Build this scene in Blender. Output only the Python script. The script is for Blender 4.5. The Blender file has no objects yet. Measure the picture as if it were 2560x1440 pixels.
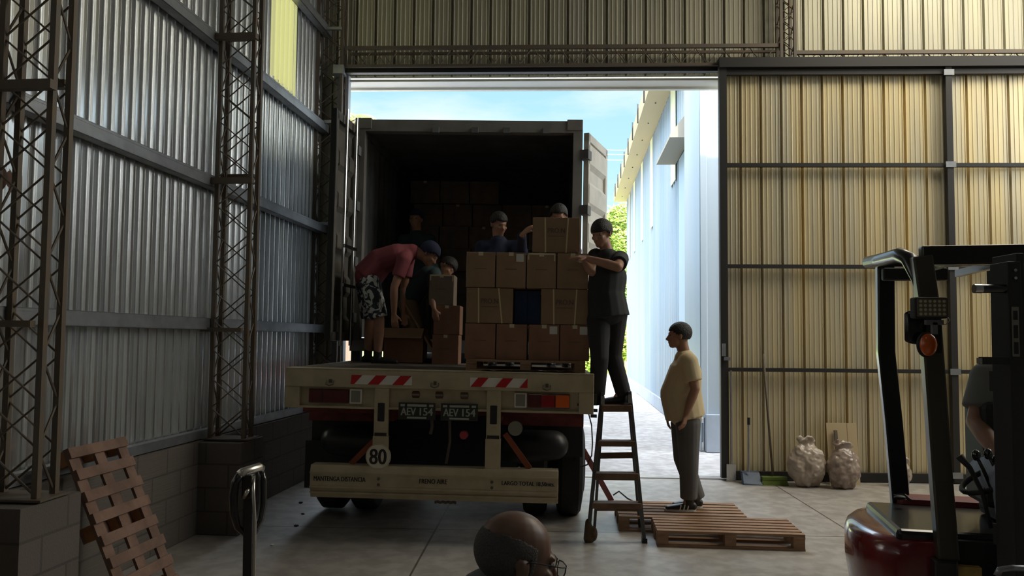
import bpy, math, random
from mathutils import Vector, Matrix, noise
random.seed(7)
V = Vector
C = bpy.context.scene.collection
SC = bpy.context.scene

# ------------------------------------------------------------------ camera
F = 1900.0
YAW = math.atan(73 / F); PITCH = math.radians(3.0); ROLL = 0.0085
CAMZ = 1.65; SHY = 28.4 / 2560
cd = bpy.data.cameras.new('camera'); cam = bpy.data.objects.new('camera', cd); C.objects.link(cam)
cd.sensor_width = 36; cd.lens = 36 * F / 2560; cd.shift_y = SHY; cd.clip_start = 0.05; cd.clip_end = 500
CR = Matrix.Rotation(YAW, 4, 'Z') @ Matrix.Rotation(math.pi / 2 + PITCH, 4, 'X') @ Matrix.Rotation(ROLL, 4, 'Z')
cam.matrix_world = Matrix.Translation((0, 0, CAMZ)) @ CR
SC.camera = cam

def ray(px, py):
    return (CR.to_3x3() @ V(((px - 1280) / F, -(py - 720) / F + SHY * 2560 / F, -1)))
def W(px, py, Y):
    d = ray(px, py); return V((0, 0, CAMZ)) + d * (Y / d.y)
def gnd(px, py, z=0.0):
    d = ray(px, py); return V((0, 0, CAMZ)) + d * ((z - CAMZ) / d.z)
def Xat(px, Y, z=1.65):
    p = W(px, 850, Y)
    for _ in range(3):
        # vertical lines lean a little: find the row of height z
        d = ray(px, 850 - (z - 1.65) * F / Y); p = V((0, 0, CAMZ)) + d * (Y / d.y)
    return p.x

# ------------------------------------------------------------------ colour management
vs = SC.view_settings
vs.view_transform = 'Standard'; vs.look = 'None'; vs.gamma = 1; vs.use_curve_mapping = False
vs.exposure = 0.0
SC.cycles.use_denoising = True
SC.cycles.max_bounces = 7; SC.cycles.diffuse_bounces = 4; SC.cycles.glossy_bounces = 4
SC.cycles.sample_clamp_indirect = 6

# ------------------------------------------------------------------ world: blue sky with soft clouds
wd = bpy.data.worlds.new('sky'); SC.world = wd; wd.use_nodes = True
nt = wd.node_tree; nt.nodes.clear(); N = nt.nodes.new; L = nt.links.new
tc = N('ShaderNodeTexCoord'); sep = N('ShaderNodeSeparateXYZ'); L(tc.outputs['Generated'], sep.inputs[0])
gr = N('ShaderNodeValToRGB'); L(sep.outputs['Z'], gr.inputs[0])
e = gr.color_ramp.elements
e[0].position = 0.0; e[0].color = (0.80, 0.93, 1.0, 1); e[1].position = 0.75; e[1].color = (0.14, 0.40, 0.82, 1)
k = e.new(0.22); k.color = (0.50, 0.83, 1.0, 1)
mp = N('ShaderNodeMapping'); mp.inputs['Scale'].default_value = (1.5, 1.5, 6.0); L(tc.outputs['Generated'], mp.inputs[0])
nz = N('ShaderNodeTexNoise'); nz.inputs['Scale'].default_value = 1.9; nz.inputs['Detail'].default_value = 6; nz.inputs['Roughness'].default_value = 0.55
L(mp.outputs[0], nz.inputs['Vector'])
cr = N('ShaderNodeValToRGB'); L(nz.outputs['Fac'], cr.inputs[0]); cr.color_ramp.elements[0].position = 0.38; cr.color_ramp.elements[1].position = 0.66
wr = N('ShaderNodeMapRange'); L(sep.outputs['Z'], wr.inputs[0]); wr.inputs[1].default_value = 0.34; wr.inputs[2].default_value = 0.6; wr.inputs[3].default_value = 0.0; wr.inputs[4].default_value = 0.85
mc_ = N('ShaderNodeMath'); mc_.operation = 'MAXIMUM'; L(cr.outputs[0], mc_.inputs[0]); L(wr.outputs[0], mc_.inputs[1])
mx = N('ShaderNodeMixRGB'); L(mc_.outputs[0], mx.inputs[0]); L(gr.outputs[0], mx.inputs[1]); mx.inputs[2].default_value = (0.95, 1.0, 1.05, 1)
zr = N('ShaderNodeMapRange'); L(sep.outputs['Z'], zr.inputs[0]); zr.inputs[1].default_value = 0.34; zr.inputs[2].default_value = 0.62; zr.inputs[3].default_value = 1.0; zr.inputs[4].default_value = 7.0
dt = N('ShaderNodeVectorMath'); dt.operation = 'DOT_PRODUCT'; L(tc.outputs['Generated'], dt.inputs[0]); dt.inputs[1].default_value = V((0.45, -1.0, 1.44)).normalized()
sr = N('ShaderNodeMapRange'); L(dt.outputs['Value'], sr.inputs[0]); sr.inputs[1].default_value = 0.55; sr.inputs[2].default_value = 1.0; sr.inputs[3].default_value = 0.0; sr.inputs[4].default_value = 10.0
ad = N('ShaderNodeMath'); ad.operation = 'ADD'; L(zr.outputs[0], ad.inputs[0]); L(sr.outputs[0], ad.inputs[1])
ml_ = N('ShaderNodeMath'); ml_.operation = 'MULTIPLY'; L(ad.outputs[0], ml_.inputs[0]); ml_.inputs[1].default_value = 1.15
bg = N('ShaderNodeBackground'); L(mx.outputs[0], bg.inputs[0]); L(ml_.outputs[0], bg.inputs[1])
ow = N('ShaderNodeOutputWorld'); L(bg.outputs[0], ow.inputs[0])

# ------------------------------------------------------------------ sun (high, from behind the hall and a little to its right)
sd = bpy.data.lights.new('sun', 'SUN'); so = bpy.data.objects.new('sun', sd); C.objects.link(so)
sd.energy = 7.0; sd.angle = math.radians(0.6); sd.color = (1, 0.95, 0.86)
so.rotation_euler = V((-0.45, 1.0, -1.44)).to_track_quat('-Z', 'Y').to_euler()

# ------------------------------------------------------------------ materials
MATS = {}
def mat(name, col, rough=0.6, metal=0.0, var=0.0, vscale=4.0, bump=0.0, bscale=30.0, emit=None, estr=0.0, trans=0.0, alpha=1.0, coat=0.0, stretch=None, col2=None, vlo=0.35, vhi=0.65, spec=None):
    if name in MATS: return MATS[name]
    m = bpy.data.materials.new(name); m.use_nodes = True
    t = m.node_tree; b = t.nodes['Principled BSDF']; n = t.nodes.new; l = t.links.new
    b.inputs['Base Color'].default_value = (*col, 1); b.inputs['Roughness'].default_value = rough; b.inputs['Metallic'].default_value = metal
    if spec is not None: b.inputs['Specular IOR Level'].default_value = spec
    if coat: b.inputs['Coat Weight'].default_value = coat; b.inputs['Coat Roughness'].default_value = 0.08
    if trans: b.inputs['Transmission Weight'].default_value = trans
    if alpha < 1: b.inputs['Alpha'].default_value = alpha
    if emit: b.inputs['Emission Color'].default_value = (*emit, 1); b.inputs['Emission Strength'].default_value = estr
    if var or col2 or bump:
        tcn = n('ShaderNodeTexCoord'); mpn = n('ShaderNodeMapping'); l(tcn.outputs['Object'], mpn.inputs[0])
        if stretch: mpn.inputs['Scale'].default_value = stretch
    if var or col2:
        nn = n('ShaderNodeTexNoise'); nn.inputs['Scale'].default_value = vscale; nn.inputs['Detail'].default_value = 5
        l(mpn.outputs[0], nn.inputs['Vector'])
        r = n('ShaderNodeValToRGB'); l(nn.outputs['Fac'], r.inputs[0])
        r.color_ramp.elements[0].position = vlo; r.color_ramp.elements[1].position = vhi
        c2 = col2 if col2 else tuple(min(1, c * (1 + var)) for c in col)
        c1 = col if col2 else tuple(c * (1 - var) for c in col)
        r.color_ramp.elements[0].color = (*c1, 1); r.color_ramp.elements[1].color = (*c2, 1)
        l(r.outputs[0], b.inputs['Base Color'])
    if bump:
        n2 = n('ShaderNodeTexNoise'); n2.inputs['Scale'].default_value = bscale; n2.inputs['Detail'].default_value = 4
        l(mpn.outputs[0], n2.inputs['Vector'])
        bp = n('ShaderNodeBump'); bp.inputs['Strength'].default_value = bump; bp.inputs['Distance'].default_value = 0.02
        l(n2.outputs['Fac'], bp.inputs['Height']); l(bp.outputs[0], b.inputs['Normal'])
    MATS[name] = m; return m

# ------------------------------------------------------------------ mesh helpers
class G:
    def __init__(s): s.v = []; s.f = []
    def add(s, vs_, fs):
        o = len(s.v); s.v += [V(p) for p in vs_]; s.f += [tuple(i + o for i in f) for f in fs]; return s
    def box(s, c, sz, M=None):
        c = V(c); hx, hy, hz = sz[0] / 2, sz[1] / 2, sz[2] / 2
        ps = [V((x, y, z)) for x in (-hx, hx) for y in (-hy, hy) for z in (-hz, hz)]
        if M is not None: ps = [M @ p for p in ps]
        return s.add([c + p for p in ps], [(0, 1, 3, 2), (4, 6, 7, 5), (0, 4, 5, 1), (2, 3, 7, 6), (0, 2, 6, 4), (1, 5, 7, 3)])
    def box2(s, a, b):
        return s.box([(a[i] + b[i]) / 2 for i in range(3)], [abs(b[i] - a[i]) for i in range(3)])
    def bar(s, p0, p1, w, h, up=(0, 0, 1)):
        p0 = V(p0); p1 = V(p1); d = (p1 - p0); Ln = d.length
        if Ln < 1e-6: return s
        d /= Ln; up = V(up)
        if abs(d.dot(up)) > 0.98: up = V((0, 1, 0)) if abs(d.y) < 0.9 else V((1, 0, 0))
        sd_ = d.cross(up).normalized(); u = sd_.cross(d).normalized()
        ps = []
        for p in (p0, p1):
            for a, b in ((-1, -1), (1, -1), (1, 1), (-1, 1)): ps.append(p + sd_ * a * w / 2 + u * b * h / 2)
        return s.add(ps, [(0, 3, 2, 1), (4, 5, 6, 7), (0, 1, 5, 4), (1, 2, 6, 5), (2, 3, 7, 6), (3, 0, 4, 7)])
    def tube(s, pts, r, n=8):
        pts = [V(p) for p in pts]; rs = r if isinstance(r, (list, tuple)) else [r] * len(pts)
        o = len(s.v); prev = None
        for i, p in enumerate(pts):
            if i == 0: d = pts[1] - p
            elif i == len(pts) - 1: d = p - pts[i - 1]
            else: d = (pts[i + 1] - p).normalized() + (p - pts[i - 1]).normalized()
            d.normalize()
            if prev is None:
                a = V((0, 0, 1)) if abs(d.z) < 0.9 else V((1, 0, 0)); prev = d.cross(a).normalized()
            else: prev = (prev - d * prev.dot(d)).normalized()
            q = d.cross(prev)
            for j in range(n):
                t = 2 * math.pi * j / n; s.v.append(p + (prev * math.cos(t) + q * math.sin(t)) * rs[i])
        m = len(pts)
        for i in range(m - 1):
            for j in range(n): s.f.append((o + i * n + j, o + i * n + (j + 1) % n, o + (i + 1) * n + (j + 1) % n, o + (i + 1) * n + j))
        s.f.append(tuple(o + j for j in reversed(range(n)))); s.f.append(tuple(o + (m - 1) * n + j for j in range(n)))
        return s
    def ecap(s, p0, p1, r0, r1, side=(1, 0, 0), c0=True, c1=True, n=16):
        """tapered elliptical capsule; r = (half width along side, half depth)"""
        if not isinstance(r0, (tuple, list)): r0 = (r0, r0)
        if not isinstance(r1, (tuple, list)): r1 = (r1, r1)
        p0 = V(p0); p1 = V(p1); d = (p1 - p0)
        if d.length < 1e-5: d = V((0, 0, 1e-3)); p1 = p0 + d
        d.normalize(); sd_ = V(side); sd_ = sd_ - d * sd_.dot(d)
        if sd_.length < 1e-3: sd_ = d.orthogonal()
        sd_.normalize(); q = d.cross(sd_)
        rings = []
        if c0:
            for a in (80, 60, 40, 20): t = math.radians(a); rings.append((p0 - d * min(r0) * math.sin(t), math.cos(t), r0))
        rings.append((p0, 1, r0)); rings.append((p1, 1, r1))
        if c1:
            for a in (20, 40, 60, 80): t = math.radians(a); rings.append((p1 + d * min(r1) * math.sin(t), math.cos(t), r1))
        o = len(s.v)
        for c, k_, r in rings:
            for j in range(n):
                t = 2 * math.pi * j / n; s.v.append(c + sd_ * math.cos(t) * r[0] * k_ + q * math.sin(t) * r[1] * k_)
        m = len(rings)
        for i in range(m - 1):
            for j in range(n): s.f.append((o + i * n + j, o + i * n + (j + 1) % n, o + (i + 1) * n + (j + 1) % n, o + (i + 1) * n + j))
        s.f.append(tuple(o + j for j in reversed(range(n)))); s.f.append(tuple(o + (m - 1) * n + j for j in range(n)))
        return s
    def ell(s, c, rad, M=None, nu=16, nv=10, fn=None):
        c = V(c); o = len(s.v)
        for i in range(1, nv):
            t = math.pi * i / nv
            for j in range(nu):
                a = 2 * math.pi * j / nu; p = V((math.sin(t) * math.cos(a), math.sin(t) * math.sin(a), math.cos(t)))
                if fn: p = p * fn(p)
                p = V((p.x * rad[0], p.y * rad[1], p.z * rad[2]))
                if M is not None: p = M @ p
                s.v.append(c + p)
        top = V((0, 0, rad[2])); bot = V((0, 0, -rad[2]))
        if M is not None: top = M @ top; bot = M @ bot
        s.v.append(c + top); s.v.append(c + bot); T = len(s.v) - 2; B = T + 1
        for i in range(nv - 2):
            for j in range(nu): s.f.append((o + i * nu + j, o + (i + 1) * nu + j, o + (i + 1) * nu + (j + 1) % nu, o + i * nu + (j + 1) % nu))
        for j in range(nu):
            s.f.append((T, o + j, o + (j + 1) % nu)); k_ = o + (nv - 2) * nu; s.f.append((B, k_ + (j + 1) % nu, k_ + j))
        return s
    def cyl(s, p0, p1, r0, r1=None, n=20):
        return s.tube([p0, p1], [r0, r0 if r1 is None else r1], n)
    def prism(s, pts, off):
        """closed polygon (3-D points) pushed along off"""
        n = len(pts); off = V(off); ps = [V(p) for p in pts]; o = len(s.v)
        s.v += ps + [p + off for p in ps]
        s.f.append(tuple(o + i for i in range(n))); s.f.append(tuple(o + n + i for i in reversed(range(n))))
        for i in range(n): s.f.append((o + i, o + n + i, o + n + (i + 1) % n, o + (i + 1) % n))
        return s

WM = {}
def mk(name, g, m, parent=None, loc=None, bevel=0.0, smooth=False, space='w', kind=None):
    """link a G as ONE mesh; verts in world space (space 'w') or in the parent's local space ('l')"""
    me = bpy.data.meshes.new(name); o = bpy.data.objects.new(name, me); C.objects.link(o)
    if parent is not None:
        Mx = WM[parent.name]; o.parent = parent; WM[o.name] = Mx
        vv = [Mx.inverted() @ p for p in g.v] if space == 'w' else g.v
    else:
        if loc is None:
            xs = [p.x for p in g.v]; ys = [p.y for p in g.v]; zs = [p.z for p in g.v]
            loc = V(((min(xs) + max(xs)) / 2, (min(ys) + max(ys)) / 2, min(zs)))
        loc = V(loc); o.location = loc; WM[o.name] = Matrix.Translation(loc); vv = [p - loc for p in g.v]
    me.from_pydata([tuple(p) for p in vv], [], g.f); me.update()
    import bmesh
    bm = bmesh.new(); bm.from_mesh(me); bmesh.ops.recalc_face_normals(bm, faces=bm.faces); bm.to_mesh(me); bm.free()
    if m: me.materials.append(m)
    if smooth: me.polygons.foreach_set('use_smooth', [True] * len(me.polygons))
    if bevel:
        b = o.modifiers.new('bevel', 'BEVEL'); b.width = bevel; b.segments = 2; b.limit_method = 'ANGLE'
    if kind: o['kind'] = kind
    return o
def struct(name, g, m, **k):
    o = mk(name, g, m, **k); o['kind'] = 'structure'; return o
def tag(o, label, cat, group=None, kind=None):
    o['label'] = label; o['category'] = cat
    if group: o['group'] = group
    if kind: o['kind'] = kind
    return o
def thing(name, label, cat, M=None, group=None):
    o = bpy.data.objects.new(name, None); C.objects.link(o); o.empty_display_size = 0.2
    if M is None: M = Matrix.Identity(4)
    if not isinstance(M, Matrix): M = Matrix.Translation(V(M))
    o.matrix_world = M; WM[o.name] = M.copy()
    return tag(o, label, cat, group)
def plabel(o, s_): o['label'] = s_; return o
def text_g(s_, height, width=None, depth=0.002):
    cu = bpy.data.curves.new('t', 'FONT'); cu.body = s_; cu.size = 1; cu.extrude = 0.0; cu.align_x = 'CENTER'; cu.align_y = 'CENTER'
    cu.resolution_u = 3
    ob = bpy.data.objects.new('t', cu); C.objects.link(ob)
    dg = bpy.context.evaluated_depsgraph_get(); me = bpy.data.meshes.new_from_object(ob.evaluated_get(dg))
    xs = [v.co.x for v in me.vertices]; ys = [v.co.y for v in me.vertices]
    x0, x1, y0, y1 = min(xs), max(xs), min(ys), max(ys); sy = height / (y1 - y0); sx = width / (x1 - x0) if width else sy
    g = G(); nv = len(me.vertices)
    a = [V(((v.co.x - (x0 + x1) / 2) * sx, 0, (v.co.y - (y0 + y1) / 2) * sy)) for v in me.vertices]
    fs = [tuple(p.vertices) for p in me.polygons]
    bw_ = height * .035
    for k_ in (-1, 0, 1): g.add([p + V((k_ * bw_, -.0002 * k_, 0)) for p in a], fs)
    bpy.data.objects.remove(ob); bpy.data.curves.remove(cu); bpy.data.meshes.remove(me)
    return g
def shift(g, off, M=None):
    for i, p in enumerate(g.v): g.v[i] = (M @ p if M is not None else p) + V(off)
    return g
def bake_remesh(g, voxel, smooth=2):
    """one continuous skin out of overlapping closed pieces"""
    me = bpy.data.meshes.new('r'); me.from_pydata([tuple(p) for p in g.v], [], g.f); me.update()
    ob = bpy.data.objects.new('r', me); C.objects.link(ob)
    r = ob.modifiers.new('r', 'REMESH'); r.mode = 'VOXEL'; r.voxel_size = voxel
    if smooth:
        q = ob.modifiers.new('s', 'SMOOTH'); q.iterations = smooth; q.factor = 0.5
    dg = bpy.context.evaluated_depsgraph_get(); m2 = bpy.data.meshes.new_from_object(ob.evaluated_get(dg))
    h = G(); h.v = [v.co.copy() for v in m2.vertices]; h.f = [tuple(p.vertices) for p in m2.polygons]
    bpy.data.objects.remove(ob); bpy.data.meshes.remove(me); bpy.data.meshes.remove(m2)
    return h

# materials used by the place
M_galv = mat('galvanised_sheet', (0.84, 0.86, 0.87), 0.22, 0.90, var=0.10, vscale=2.0, stretch=(3, 3, 0.4))
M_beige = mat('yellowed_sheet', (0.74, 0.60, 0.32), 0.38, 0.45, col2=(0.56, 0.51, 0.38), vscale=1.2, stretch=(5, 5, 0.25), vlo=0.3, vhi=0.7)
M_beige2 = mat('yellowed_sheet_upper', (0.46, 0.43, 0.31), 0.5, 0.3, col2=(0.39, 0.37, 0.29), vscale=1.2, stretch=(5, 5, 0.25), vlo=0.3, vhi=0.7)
M_darksteel = mat('dark_steel', (0.035, 0.033, 0.032), 0.5, 0.4)
M_rust = mat('primer_steel', (0.125, 0.11, 0.09), 0.6, 0.3, col2=(0.15, 0.11, 0.075), vscale=9)
M_girt = mat('girt_steel', (0.32, 0.33, 0.35), 0.42, 0.7, var=0.15, vscale=6)
M_wood = mat('pallet_wood', (0.36, 0.22, 0.13), 0.8, col2=(0.24, 0.14, 0.08), vscale=5, stretch=(1, 6, 6), bump=0.2, bscale=40)
M_wood2 = mat('orange_wood', (0.42, 0.19, 0.08), 0.8, col2=(0.28, 0.12, 0.05), vscale=7, bump=0.2)
M_cream = mat('cream_paint', (0.46, 0.39, 0.26), 0.5, col2=(0.36, 0.30, 0.19), vscale=7, vlo=0.4, vhi=0.75, bump=0.08, bscale=12)
M_black = mat('black_plastic', (0.015, 0.015, 0.016), 0.45)
M_rubber = mat('tyre_rubber', (0.02, 0.02, 0.021), 0.75, bump=0.3, bscale=25)
M_redp = mat('red_reflective', (0.45, 0.012, 0.015), 0.35)
M_white = mat('white_reflective', (0.72, 0.70, 0.64), 0.4)
M_lensred = mat('red_lens', (0.28, 0.008, 0.012), 0.15, coat=0.6)
M_lensdark = mat('dark_red_lens', (0.09, 0.012, 0.01), 0.2, coat=0.5)
M_amber = mat('amber_lens', (0.75, 0.13, 0.01), 0.15, coat=0.7)
M_darkred = mat('oxide_red_paint', (0.16, 0.03, 0.022), 0.6, var=0.25, vscale=8)
M_card = mat('cardboard', (0.27, 0.175, 0.10), 0.8, var=0.10, vscale=6)
M_card2 = mat('cardboard_greyish', (0.20, 0.15, 0.11), 0.85, var=0.10, vscale=6)  # greyer base colour than the plain cardboard
M_card3 = mat('cardboard_red', (0.25, 0.13, 0.08), 0.85, var=0.10, vscale=6)
M_tape = mat('clear_tape', (0.62, 0.55, 0.38), 0.18, coat=0.5)
M_strapband = mat('yellow_band', (0.62, 0.50, 0.28), 0.4)
M_label = mat('paper_label', (0.62, 0.60, 0.55), 0.7)
M_ink = mat('black_ink', (0.02, 0.018, 0.016), 0.7)
M_inkf = mat('faded_ink', (0.13, 0.085, 0.07), 0.8)
M_cont = mat('container_inside', (0.16, 0.165, 0.17), 0.7, var=0.2, vscale=3)
M_contout = mat('container_outside', (0.20, 0.19, 0.175), 0.6, col2=(0.26, 0.25, 0.23), vscale=4)
M_chrome = mat('bare_steel', (0.55, 0.55, 0.54), 0.25, 1.0)

# ------------------------------------------------------------------ concrete floor
def concrete(name, c1, c2, rough, joint):
    m = bpy.data.materials.new(name); m.use_nodes = True; t = m.node_tree; b = t.nodes['Principled BSDF']; n = t.nodes.new; l = t.links.new
    tcn = n('ShaderNodeTexCoord')
    n1 = n('ShaderNodeTexNoise'); n1.inputs['Scale'].default_value = 0.9; n1.inputs['Detail'].default_value = 8; n1.inputs['Roughness'].default_value = 0.62; l(tcn.outputs['Object'], n1.inputs['Vector'])
    r = n('ShaderNodeValToRGB'); l(n1.outputs['Fac'], r.inputs[0]); r.color_ramp.elements[0].position = 0.35; r.color_ramp.elements[1].position = 0.68
    r.color_ramp.elements[0].color = (*c1, 1); r.color_ramp.elements[1].color = (*c2, 1)
    n3 = n('ShaderNodeTexNoise'); n3.inputs['Scale'].default_value = 7; n3.inputs['Detail'].default_value = 6; l(tcn.outputs['Object'], n3.inputs['Vector'])
    r3 = n('ShaderNodeValToRGB'); l(n3.outputs['Fac'], r3.inputs[0]); r3.color_ramp.elements[0].position = 0.42; r3.color_ramp.elements[1].position = 0.6
    r3.color_ramp.elements[0].color = (0.72, 0.70, 0.68, 1); r3.color_ramp.elements[1].color = (1, 1, 1, 1)
    mu = n('ShaderNodeMixRGB'); mu.blend_type = 'MULTIPLY'; mu.inputs[0].default_value = 0.8; l(r.outputs[0], mu.inputs[1]); l(r3.outputs[0], mu.inputs[2])
    mpn = n('ShaderNodeMapping'); l(tcn.outputs['Object'], mpn.inputs[0]); mpn.inputs['Location'].default_value = joint[2:5]
    br = n('ShaderNodeTexBrick'); br.offset = 0; br.inputs['Scale'].default_value = 1; br.inputs['Brick Width'].default_value = joint[0]; br.inputs['Row Height'].default_value = joint[1]
    br.inputs['Mortar Size'].default_value = 0.010; br.inputs['Mortar Smooth'].default_value = 0.4; l(mpn.outputs[0], br.inputs['Vector'])
    br.inputs['Color1'].default_value = (1, 1, 1, 1); br.inputs['Color2'].default_value = (1, 1, 1, 1); br.inputs['Mortar'].default_value = (0.3, 0.27, 0.24, 1)
    m2 = n('ShaderNodeMixRGB'); m2.blend_type = 'MULTIPLY'; m2.inputs[0].default_value = 1; l(mu.outputs[0], m2.inputs[1]); l(br.outputs['Color'], m2.inputs[2])
    l(m2.outputs[0], b.inputs['Base Color']); b.inputs['Roughness'].default_value = rough
    bp = n('ShaderNodeBump'); bp.inputs['Strength'].default_value = 0.35; bp.inputs['Distance'].default_value = 0.01; l(n3.outputs['Fac'], bp.inputs['Height']); l(bp.outputs[0], b.inputs['Normal'])
    return m
M_floor = concrete('concrete_floor', (0.32, 0.295, 0.265), (0.45, 0.42, 0.385), 0.48, (3.6, 3.1, 0.9, 2.65, 0))
M_yard = concrete('yard_concrete', (0.36, 0.33, 0.31), (0.50, 0.475, 0.455), 0.8, (4.2, 3.0, 1.2, 0.3, 0))

YB = 9.45     # back wall line
XR, YREAR, ZC = 9.0, -5.0, 7.2
# left wall direction from two points of its foot in the photograph
pA = gnd(663, 1250); pB = gnd(437, 1363)
dW = (pA - pB).normalized(); dW = V((dW.x, dW.y, 0)).normalized(); nW = V((dW.y, -dW.x, 0))   # nW points into the hall
S0 = pA + dW * ((YB - pA.y) / dW.y)                                                        # corner
def LW(s, off, z):      # s metres back from the corner, off metres into the hall from the block face
    return S0 - dW * s + nW * off + V((0, 0, z))
def s_of(px, off=0.0, z=1.0):     # where along the left wall a pixel column falls
    d = ray(px, 850); d.z = 0
    # solve (0,0)+d*t = S0 - dW*s + nW*off
    P = S0 + nW * off; det = d.x * dW.y - d.y * dW.x
    t = (P.x * dW.y - P.y * dW.x) / det; q = P - V((d.x * t, d.y * t, 0)); return q.dot(dW)
SL = 14.4
g = G().add([LW(SL, -0.4, 0), V((XR, YREAR, 0)), V((XR, YB, 0)), LW(0, -0.4, 0)], [(0, 1, 2, 3)])
g.v = [V((-4.5, YREAR - .2, 0)), V((XR + .2, YREAR - .2, 0)), V((XR + .2, YB + 0.05, 0)), V((-4.5, YB + 0.05, 0))]
struct('floor', g, M_floor, loc=(0, 0, 0))
g = G().add([(-14, YB + .05, -0.01), (16, YB + .05, -0.01), (16, 36, -0.01), (-14, 36, -0.01)], [(0, 1, 2, 3)])
struct('floor_yard', g, M_yard, loc=(0, 0, 0))
# lawn beyond the yard
M_grass = mat('lawn', (0.30, 0.42, 0.04), 0.9, col2=(0.50, 0.55, 0.07), vscale=1.5, bump=0.8, bscale=40)
g = G().add([(-60, 36, 0.0), (60, 36, 0.0), (60, 140, 0.6), (-60, 140, 0.6)], [(0, 1, 2, 3)])
struct('floor_lawn', g, M_grass, loc=(0, 0, 0))

# ------------------------------------------------------------------ corrugated sheets
def sheet(fn, length, z0, z1, prof, pitch):
    """fn(s, off, z) -> point; prof = [(s fraction, off)]"""
    g = G(); pts = []
    n = int(length / pitch)
    for i in range(n):
        for a, b in prof: pts.append(((i + a) * pitch, b))
    pts.append((n * pitch, prof[0][1]))
    for s_, o_ in pts: g.v.append(V(fn(s_, o_, z0))); g.v.append(V(fn(s_, o_, z1)))
    for i in range(len(pts) - 1): g.f.append((2 * i, 2 * i + 2, 2 * i + 3, 2 * i + 1))
    return g
PROF_L = [(0, 0), (0.20, 0), (0.22, 0.0025), (0.26, 0.0025), (0.28, 0), (0.46, 0), (0.48, 0.0025), (0.52, 0.0025), (0.54, 0), (0.76, 0), (0.79, 0.032), (0.93, 0.032), (0.96, 0)]
PROF_B = [(0, -0.045), (0.09, -0.045), (0.11, 0.006), (0.15, 0.006), (0.17, 0), (0.29, 0), (0.31, 0.005), (0.35, 0.005), (0.37, 0), (0.52, 0), (0.54, 0.005), (0.58, 0.005), (0.60, 0), (0.76, 0), (0.78, 0.004), (0.82, 0.004), (0.84, 0), (0.92, 0), (0.94, 0.006), (0.98, 0.006)]
SHO = -0.13
# translucent strip cut into the left wall
sw0, sw1 = s_of(713, SHO), s_of(664, SHO)
ZW0 = 4.44
PL = 0.122
iw0, iw1 = round(sw0 / PL) * PL, round(sw1 / PL) * PL
def fl(s, o, z): return LW(s, SHO + o, z)
g = sheet(fl, iw0, 0.76, ZC, PROF_L, PL)
g2 = sheet(lambda s, o, z: fl(s + iw1, o, z), SL - iw1, 0.76, ZC, PROF_L, PL); g.add(g2.v, g2.f)
g2 = sheet(lambda s, o, z: fl(s + iw0, o, z), iw1 - iw0 + .001, 0.76, ZW0, PROF_L, PL); g.add(g2.v, g2.f)
struct('wall_left', g, M_galv)
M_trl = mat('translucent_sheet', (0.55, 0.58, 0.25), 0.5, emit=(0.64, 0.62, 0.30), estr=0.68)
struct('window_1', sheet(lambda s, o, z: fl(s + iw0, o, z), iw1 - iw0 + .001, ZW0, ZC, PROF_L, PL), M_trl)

# block wall
def block_mat():
    m = bpy.data.materials.new('concrete_blocks'); m.use_nodes = True; t = m.node_tree; b = t.nodes['Principled BSDF']; n = t.nodes.new; l = t.links.new
    uv = n('ShaderNodeUVMap'); br = n('ShaderNodeTexBrick'); l(uv.outputs[0], br.inputs['Vector'])
    br.inputs['Scale'].default_value = 1; br.inputs['Brick Width'].default_value = 0.40; br.inputs['Row Height'].default_value = 0.195; br.inputs['Mortar Size'].default_value = 0.008
    br.inputs['Color1'].default_value = (0.135, 0.115, 0.10, 1); br.inputs['Color2'].default_value = (0.115, 0.10, 0.088, 1); br.inputs['Mortar'].default_value = (0.08, 0.07, 0.062, 1)
    l(br.outputs['Color'], b.inputs['Base Color']); b.inputs['Roughness'].default_value = 0.9
    nn = n('ShaderNodeTexNoise'); nn.inputs['Scale'].default_value = 60
    bp = n('ShaderNodeBump'); bp.inputs['Strength'].default_value = 0.4; bp.inputs['Distance'].default_value = 0.01; l(nn.outputs['Fac'], bp.inputs['Height']); l(bp.outputs[0], b.inputs['Normal'])
    return m
M_block = block_mat()
g = G()
def lwbox(g, s0, s1, o0, o1, z0, z1):
    ps = [LW(s, o_, z) for s in (s0, s1) for o_ in (o0, o1) for z in (z0, z1)]
    g.add(ps, [(0, 1, 3, 2), (4, 6, 7, 5), (0, 4, 5, 1), (2, 3, 7, 6), (0, 2, 6, 4), (1, 5, 7, 3)])
lwbox(g, -0.05, SL, -0.30, 0, 0, 0.77)
COLS = [s_of(628, 0.30), s_of(142, 0.30)]
o = struct('wall_left_base', g, M_block)
def wall_uv(o):
    me = o.data; uv = me.uv_layers.new(name='UVMap'); Mx = WM[o.name]
    for p in me.polygons:
        for li in p.loop_indices:
            c = Mx @ me.vertices[me.loops[li].vertex_index].co
            q = c - S0; uv.data[li].uv = ((-q.dot(dW)) + q.dot(nW) * 1.0, c.z)
wall_uv(o)
for i, cs in enumerate(COLS + [COLS[-1] + 2.5]):
    g = G(); lwbox(g, cs - 0.17, cs + 0.30, 0, 0.36, 0, 0.76)
    o = struct('trim_%d' % (i + 1), g, M_block); wall_uv(o)

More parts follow.
